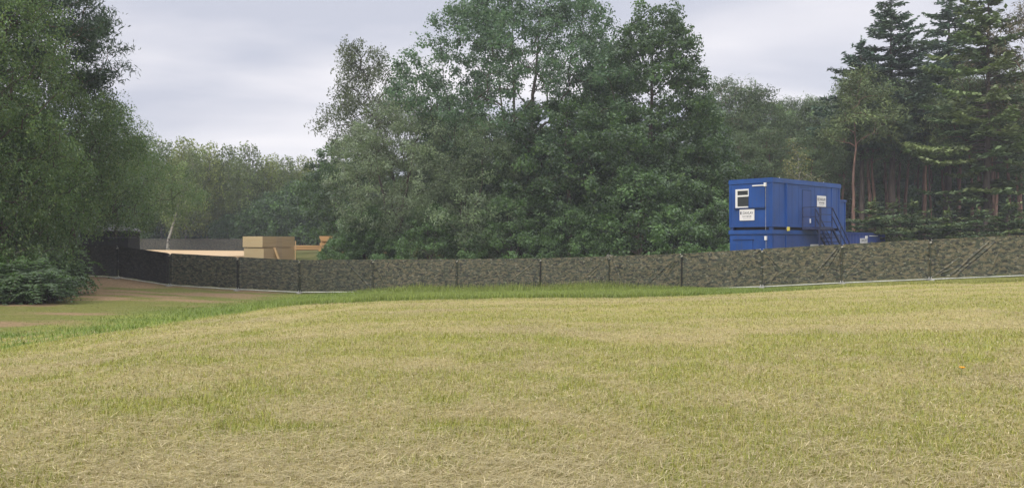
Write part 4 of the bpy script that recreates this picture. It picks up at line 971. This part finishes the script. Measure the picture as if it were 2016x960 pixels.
# door on the long wall
d = boxes('door', M_BLUE2, up, (3.2, 4.08, -.02, -.003, .16, 2.06)); boxes('handle', M_WHITE, d, (3.95, 4.02, -.07, -.02, .26, .5)); boxes('door_frame', M_BLUED, up, (3.13, 3.195, -.014, -.002, .15, 2.12), (4.085, 4.15, -.014, -.002, .15, 2.12), (3.196, 4.084, -.014, -.002, 2.065, 2.12))
boxes('vent_grille', M_BLUED, up, (2.9, 3.9, -.01, -.002, 2.2, 2.24))
# window on the end wall
wy0, wy1, wz0, wz1 = 1.38, 2.2, 1.06, 2.08
fr = boxes('window', M_WHITE, up, (-.06, -.003, wy1 - .12, wy1, wz0, wz1), (-.06, -.003, wy0, wy0 + .04, wz0 + .62, wz1), (-.06, -.003, wy0 + .041, wy1 - .121, wz0, wz0 + .07), (-.06, -.003, wy0 + .041, wy1 - .121, wz1 - .09, wz1), (-.06, -.003, wy0 + .041, wy1 - .121, wz0 + .60, wz0 + .69))
boxes('pane', M_GLASS, fr, (-.03, -.02, wy0 + .03, wy1 - .11, wz0 + .07, wz0 + .6), (-.03, -.02, wy0 + .041, wy1 - .121, wz0 + .69, wz1 - .09))
boxes('window_sill', M_BLUED, up, (-.09, -.001, .36, wy1 + .08, wz0 - .07, wz0 - .005))
boxes('shutter', M_BLUE, up, (-.05, -.005, .40, wy0 - .004, wz0 + .0, wz1 + .1), bevel=.006)
boxes('shutter_stop', M_BLUED, up, (-.07, -.004, .365, .397, wz0 + .0, wz1 + .1))
sign(up, 'x', 1.03, 1.94, .36, .97)
sign(up, 'y', 4.75, 5.78, 1.2, 1.84)
boxes('strip_light', M_WHITE, up, (-.10, -.005, .44, 1.14, 2.2, 2.26))
boxes('junction_box', M_WHITE, up, (-.12, -.004, .31, .43, 2.16, 2.36)); bars('conduit', M_GALV, up, .02, ((-.03, .36, 2.16), (-.03, .36, -.2)), n=6)
bars('roof_lug', M_WHITE, up, .05, ((1.0, .15, hU), (1.0, .15, hU + .06)), ((5.9, .15, hU), (5.9, .15, hU + .06)), n=8)
boxes('downpipe', M_BLUE, up, (1.36, 1.42, -.095, -.036, -.12, hU - .25))

lo = thing('site_cabin', 'lower blue site cabin at ground level, carrying the upper cabin', 'site cabin', (CX, CY, zL0), A0, 'stacked blue site cabins')
hL = zL1 - zL0
boxes('wall', M_BLUE, lo, (0.01, LEN, 0.01, DEP, 0, hL - .22), bevel=.006)
boxes('roof', M_BLUER, lo, (-.05, LEN + .05, -.05, DEP + .05, hL - .222, hL), bevel=.008)
boxes('drip_edge', M_BLUED, lo, (-.02, LEN + .02, -.02, DEP + .02, hL - .27, hL - .224))
dd = boxes('shutter', M_BLUE, lo, (-.035, .002, 1.15, 2.3, hL - 1.6, hL - .55), bevel=.006); boxes('shutter_hood', M_BLUED, lo, (-.07, .002, 1.08, 2.36, hL - .545, hL - .50))
boxes('long_wall_panel', M_BLUE2, lo, (.12, 1.3, -.012, .005, .12, hL - .29), (1.45, 6.5, -.012, .005, .12, hL - .29), (6.65, LEN - .05, -.012, .005, .12, hL - .29))
boxes('wall_post', M_BLUE, lo, (1.345, 1.42, -.05, .005, .1, hL - .28)); boxes('wall_post', M_BLUE, lo, (6.53, 6.62, -.05, .005, .1, hL - .28))
boxes('junction_box', M_WHITE, lo, (-.1, -.002, .28, .40, hL - .55, hL - .33)); bars('conduit', M_GALV, lo, .02, ((-.03, .34, .2), (-.03, .34, hL - .5)), n=6)
boxes('notice_plate', M_SIGN, lo, (4.05, 5.1, -.035, -.013, hL - 1.12, hL - .78), (5.2, 5.75, -.035, -.013, hL - 1.12, hL - .80))
for (xx, yy) in ((.02, .02), (LEN - .2, .02), (.02, DEP - .2), (LEN - .2, DEP - .2)):
    boxes('corner_casting', M_CAST, lo, (xx, xx + .18, yy, yy + .18, hL + .001, hL + (zU0 - zL1) - .003), bevel=.01)
boxes('packing_strip', M_DARK, lo, (.3, LEN - .3, .12, DEP - .12, hL + .001, hL + (zU0 - zL1) - .004))  # dark slab filling the gap, stands in for the shade between the cabins
yb = boxes('yellow_lamp', M_YEL, None, (-.07, .07, -.06, .06, 0, .22), bevel=.015)  # plain yellow block on the wall, gives no light
yb.location = (CX + 1.39 * math.cos(A0) + .16 * math.sin(A0), CY + 1.39 * math.sin(A0) - .16 * math.cos(A0), zL1 - .05); yb.rotation_euler = (0, 0, A0)
tag(yb, 'small yellow block on the cabin wall between the upper and lower cabins', 'lamp')

# stair with landing in front of the long wall
st = thing('steel_stair', 'dark steel stair and railed landing in front of the upper blue cabin', 'stair', (CX, CY, zL0), A0)
fl_ = zU0 - zL0 + .02; s0, s1, wd = 3.0, 4.42, 1.1
boxes('landing', M_STEEL, st, (s0, s1, -wd, -.08, fl_ - .06, fl_), (s0, s1, -wd - .02, -wd + .03, fl_ - .16, fl_ - .061), (s0, s0 + .05, -wd, -.08, fl_ - .16, fl_ - .061))
T_ = .045
for (xx, yy) in ((s0, -.12), (s0, -wd), (s0 + (s1 - s0) * .1, -wd), (s1, -wd), (s1, -.12)): bars('rail_post', M_STEEL, st, T_, ((xx, yy, fl_), (xx, yy, fl_ + 1.08)))
for (xx, yy) in ((s0 + .05, -wd + .03), (s1, -wd + .03)): bars('leg', M_STEEL, st, .07, ((xx, yy, 0), (xx, yy, fl_ - .06)))
bars('landing_rail', M_STEEL, st, .04, *[((s0, -.12, fl_ + z), (s0, -wd, fl_ + z)) for z in (.55, 1.08)], *[((s0, -wd, fl_ + z), (s1, -wd, fl_ + z)) for z in (.28, .68, 1.08)])
run, ns = 3.0, 12
for yy in (-wd, -.16): bars('stringer', M_STEEL, st, .09, ((s1, yy, fl_ - .05), (s1 + run, yy, 0)))
for yy in (-wd - .03, -.13):
    bars('handrail', M_STEEL, st, .045, ((s1, yy, fl_ + 1.05), (s1 + run, yy, .98)), ((s1, yy, fl_ + .55), (s1 + run, yy, .5)))
    for t in (.33, .66, .99): bars('rail_post', M_STEEL, st, .04, ((s1 + run * t, yy, (fl_) * (1 - t)), (s1 + run * t, yy, fl_ * (1 - t) + 1.02)))
bm = bmesh.new()
for k in range(ns):
    t = (k + .5) / ns; box(bm, s1 + run * t - .12, s1 + run * t + .12, -wd + .05, -.2, fl_ * (1 - t) - .03, fl_ * (1 - t))
bmobj('tread', bm, M_STEEL, st)

# narrow tall blue unit just behind the cabins
an = thing('plant_room', 'narrow blue unit, lower than the cabins, at their far right end', 'cabin', (CX + math.cos(A0) * 7.72, CY + math.sin(A0) * 7.72, zL0), A0)
hz2 = Zat(393.5, 47.6) - zL0
boxes('wall', M_BLUE, an, (0, .80, .12, 2.4, 0, hz2 - .12), bevel=.006); boxes('roof', M_BLUER, an, (-.03, .85, .06, 2.46, hz2 - .118, hz2), bevel=.006); boxes('wall_post', M_BLUE, an, (.7, .79, .09, .118, .02, hz2 - .13))

# corrugated container further back
kx, ky = W(1662, 54.0), 54.0
px1, py1 = W(1741.5, 60.5), 60.5
rz = math.atan2(py1 - ky, px1 - kx); Lc = math.hypot(px1 - kx, py1 - ky)
kz = h1(kx + 2, ky + 3) - .05
ct = thing('shipping_container', 'blue corrugated shipping container beyond the stair', 'container', (kx, ky, kz), rz)
hc = Zat(456.5, 54.0) - kz
M_CONT = blue('container_blue', (.03, .065, .27))
per_ = .30; nn = int(Lc / per_); pr = []
for k in range(nn):
    b0 = k * per_
    pr += [(b0, 0), (b0 + .10, 0), (b0 + .14, .04), (b0 + .24, .04), (b0 + .28, 0)]
pr.append((Lc, 0)); pr = np.array(pr); K = len(pr)
Vc = np.concatenate([np.stack([pr[:, 0], pr[:, 1], np.full(K, .15)], 1), np.stack([pr[:, 0], pr[:, 1], np.full(K, hc - .12)], 1)])
Qc = np.stack([np.arange(K - 1), np.arange(1, K), np.arange(1, K) + K, np.arange(K - 1) + K], 1)
link('corrugated_wall', quads('corrugated_wall', Vc, Qc), M_CONT, ct)
boxes('container_body', M_CONT, ct, (.05, Lc - .05, .06, 2.4, .1, hc - .1)); boxes('frame_rail', M_CONT, ct, (-.02, Lc + .02, -.03, .07, hc - .12, hc), (-.02, Lc + .02, -.03, .07, 0, .15), (-.02, .1, -.03, .07, .151, hc - .121), (Lc - .12, Lc + .02, -.03, .07, .151, hc - .121))
boxes('roof', M_CONT, ct, (0, Lc, .071, 2.42, hc - .1, hc - .02))
cpos = lambda px: (px - 1662) / (1741.5 - 1662) * Lc
boxes('flat_panel', M_CONT, ct, (cpos(1706), cpos(1729), -.035, -.005, .3, hc - .3)); boxes('strip_light', M_WHITE, ct, (cpos(1708), cpos(1725), -.08, -.036, hc - .26, hc - .21)); boxes('lamp', M_WHITE, ct, (cpos(1700.5), cpos(1703.5), -.1, -.01, hc - .42, hc - .24))
sx0, sx1 = cpos(1690), cpos(1704)
sg = boxes('sign', M_SIGN, ct, (sx0, sx1, -.055, -.04, hc - .90, hc - .42)); lettering('DAVLAV', (sx1 - sx0) * .2, (sx0 + .12 * (sx1 - sx0), -.058, hc - .68), 'y', M_INK, sg, 1.0)

# ------------------------------------------------------------------ grass and hay
def blades(name, P, head, length, width, up0, bend, C, mt, segs=2):
    """ribbons: start P, heading, initial elevation up0 (rad) and bend (rad lost along the blade)"""
    n = len(P); d = np.stack([np.cos(head), np.sin(head)], 1); sd_ = np.stack([-d[:, 1], d[:, 0], np.zeros(n)], 1)
    pts = [P]; e_ = up0.copy()
    for k in range(segs):
        e_k = up0 - bend * (k + .3) / segs
        step = np.stack([d[:, 0] * np.cos(e_k), d[:, 1] * np.cos(e_k), np.sin(e_k)], 1) * (length / segs)[:, None]
        pts.append(pts[-1] + step)
    ws = [1, .85, .25] if segs == 2 else list(np.linspace(1, .2, segs + 1))
    V = np.stack([q for p, w_k in zip(pts, ws) for q in (p - sd_ * (width * w_k * .5)[:, None], p + sd_ * (width * w_k * .5)[:, None])], 1)
    m_ = 2 * (segs + 1)
    base = np.arange(n)[:, None] * m_
    Qs = [np.stack([base[:, 0] + 2 * k, base[:, 0] + 2 * k + 1, base[:, 0] + 2 * k + 3, base[:, 0] + 2 * k + 2], 1) for k in range(segs)]
    return quads(name, V.reshape(-1, 3), np.concatenate(Qs), np.repeat(C, m_, axis=0))

R = rng(2024)
def polar(n, r0, r1, amax=.74, p=1.0):
    u = R.random(n); r_ = r0 * (r1 / r0) ** (u ** p); a_ = R.uniform(-amax, amax, n); return r_ * np.sin(a_), r_ * np.cos(a_), r_
# stubble
x, y, r_ = polar(520000, 3.2, 46); k = bdist(x, y) > -.05; x, y, r_ = x[k], y[k], r_[k]
g = lawn_green(x, y); n = len(x)
isg = R.random(n) < (.22 + .62 * g)
t = R.random(n)[:, None]
C = np.where(isg[:, None], (YG * t + GRN * (1 - t)) * R.uniform(.8, 1.3, (n, 1)), (STRAW * t + STRAWB * (1 - t)) * R.uniform(.75, 1.25, (n, 1)))
me = blades('mown_grass', np.stack([x, y, HG(x, y) - .01], 1), R.uniform(0, 6.28, n), R.uniform(.025, .06, n) * (1 + .7 * g), .003 * (1 + r_ / 7), R.uniform(.7, 1.5, n), R.uniform(.1, .9, n), np.clip(C, .01, .75), M_GRASS)
tag(link('mown_grass', me, M_GRASS), 'short mown grass stubble of yellow and green blades across the lawn', 'grass', kind='stuff')
# hay lying on top
x, y, r_ = polar(330000, 3.2, 46, p=1.0); k = bdist(x, y) > .05; x, y, r_ = x[k], y[k], r_[k]
g = lawn_green(x, y); k = R.random(len(x)) < (1.0 - .72 * g) ; x, y, r_, g = x[k], y[k], r_[k], g[k]; n = len(x)
t = R.random(n)[:, None]; pale = R.random((n, 1)) < .3
C = np.where(pale, np.array([.68, .59, .34]), STRAW * t + STRAWB * (1 - t)) * R.uniform(.7, 1.2, (n, 1))
me = blades('cut_hay', np.stack([x, y, HG(x, y) + R.uniform(.005, .05, n)], 1), R.normal(.35, .8, n) + np.pi * (R.random(n) < .5), R.uniform(.04, .13, n), .0021 * (1 + r_ / 6.5), R.uniform(-.1, .3, n), R.uniform(.0, .7, n), np.clip(C, .01, .8), M_GRASS)
tag(link('cut_hay', me, M_GRASS), 'dry cut hay lying loose over the mown lawn', 'hay', kind='stuff')
# long green grass in front of the fence
def strip(n, tall, seed_off):
    x = R.uniform(-27, 34, n); yb_ = ybord(x); yf = yfence(x) + .25
    u = R.random(n); y = yb_ + (yf - yb_) * u
    return x, y
x, y = strip(230000, 1, 0)
b = -bdist(x, y)
left = sstep(-9.5, -14.5, x); bare_n = fbm(x * .45 + 3, y * .8, 61, 5)
cc_, _, bare = ground_col(x, y)
dens = np.where(x > 13, .75, 1.0) * (1 - .92 * bare) * (1 - .55 * left * sstep(1.0, 2.5, b))
k = (R.random(len(x)) < dens) & (b > 0.0); x, y, b, left = x[k], y[k], b[k], left[k]; n = len(x)
tall = sstep(-11, -5, x) * (1 - sstep(5.0, 10.5, x))
near_f = sstep(2.6, .3, yfence(x) - y)
ln = (.085 + .065 * R.random(n)) * (1 - .5 * left * sstep(.5, 2, b)) * (1 - .3 * left) + tall * (.17 + .42 * near_f * R.random(n) ** .7 * (0.5 + fbm(x * .8, y * .8, 81, 2)))
t = R.random(n)[:, None] * .7 + .3 * tall[:, None]
C = LUSH * (1 - t) + LUSH2 * t
C = C * (1 - .7 * (left * sstep(.8, 2.2, b))[:, None]) + np.array([.23, .21, .08]) * (.7 * left * sstep(.8, 2.2, b))[:, None]
rt = sstep(11, 15, x)[:, None]; C = C * (1 - .6 * rt) + (YG * .6 + STRAW * .4) * .6 * rt
C = C * R.uniform(.75, 1.3, (n, 1)) * (1.0 + .25 * (fbm(x * .5, y * .5, 83, 2) - .5))[:, None]
ln = ln * (1 - .55 * sstep(9.5, 13, x) * sstep(1.6, .5, yfence(x) - y))
seed = (R.random(n) < .05 * tall * near_f); C[seed] = np.array([.36, .33, .12])
me = blades('long_grass', np.stack([x, y, HG(x, y) - .02], 1), R.uniform(0, 6.28, n), ln, .012 + .006 * R.random(n), R.uniform(.95, 1.5, n), R.uniform(.1, .9, n), np.clip(C, .01, .6), M_GRASS)
tag(link('long_grass', me, M_GRASS), 'long green grass growing between the mown lawn and the fence', 'grass', kind='stuff')
# dandelion in the lawn
fx, fy = ground_hit(1893, 740)
dn = thing('dandelion', 'single orange yellow dandelion in the mown lawn on the right', 'flower', (fx, fy, float(HG(np.array([fx]), np.array([fy]))[0])))
bars('stem', mat('flower_stem', (.12, .2, .05)), dn, .006, ((0, 0, 0), (.01, 0, .10)), n=6)
bm = bmesh.new()
for q in range(16):
    a_ = q / 16 * 6.283; bar(bm, (.01, 0, .10), (.01 + .032 * math.cos(a_), .032 * math.sin(a_), .112 + .006 * (q % 2)), .012, .004)
bmobj('petals', bm, mat('petal_yellow', (.75, .38, .02), .6), dn)
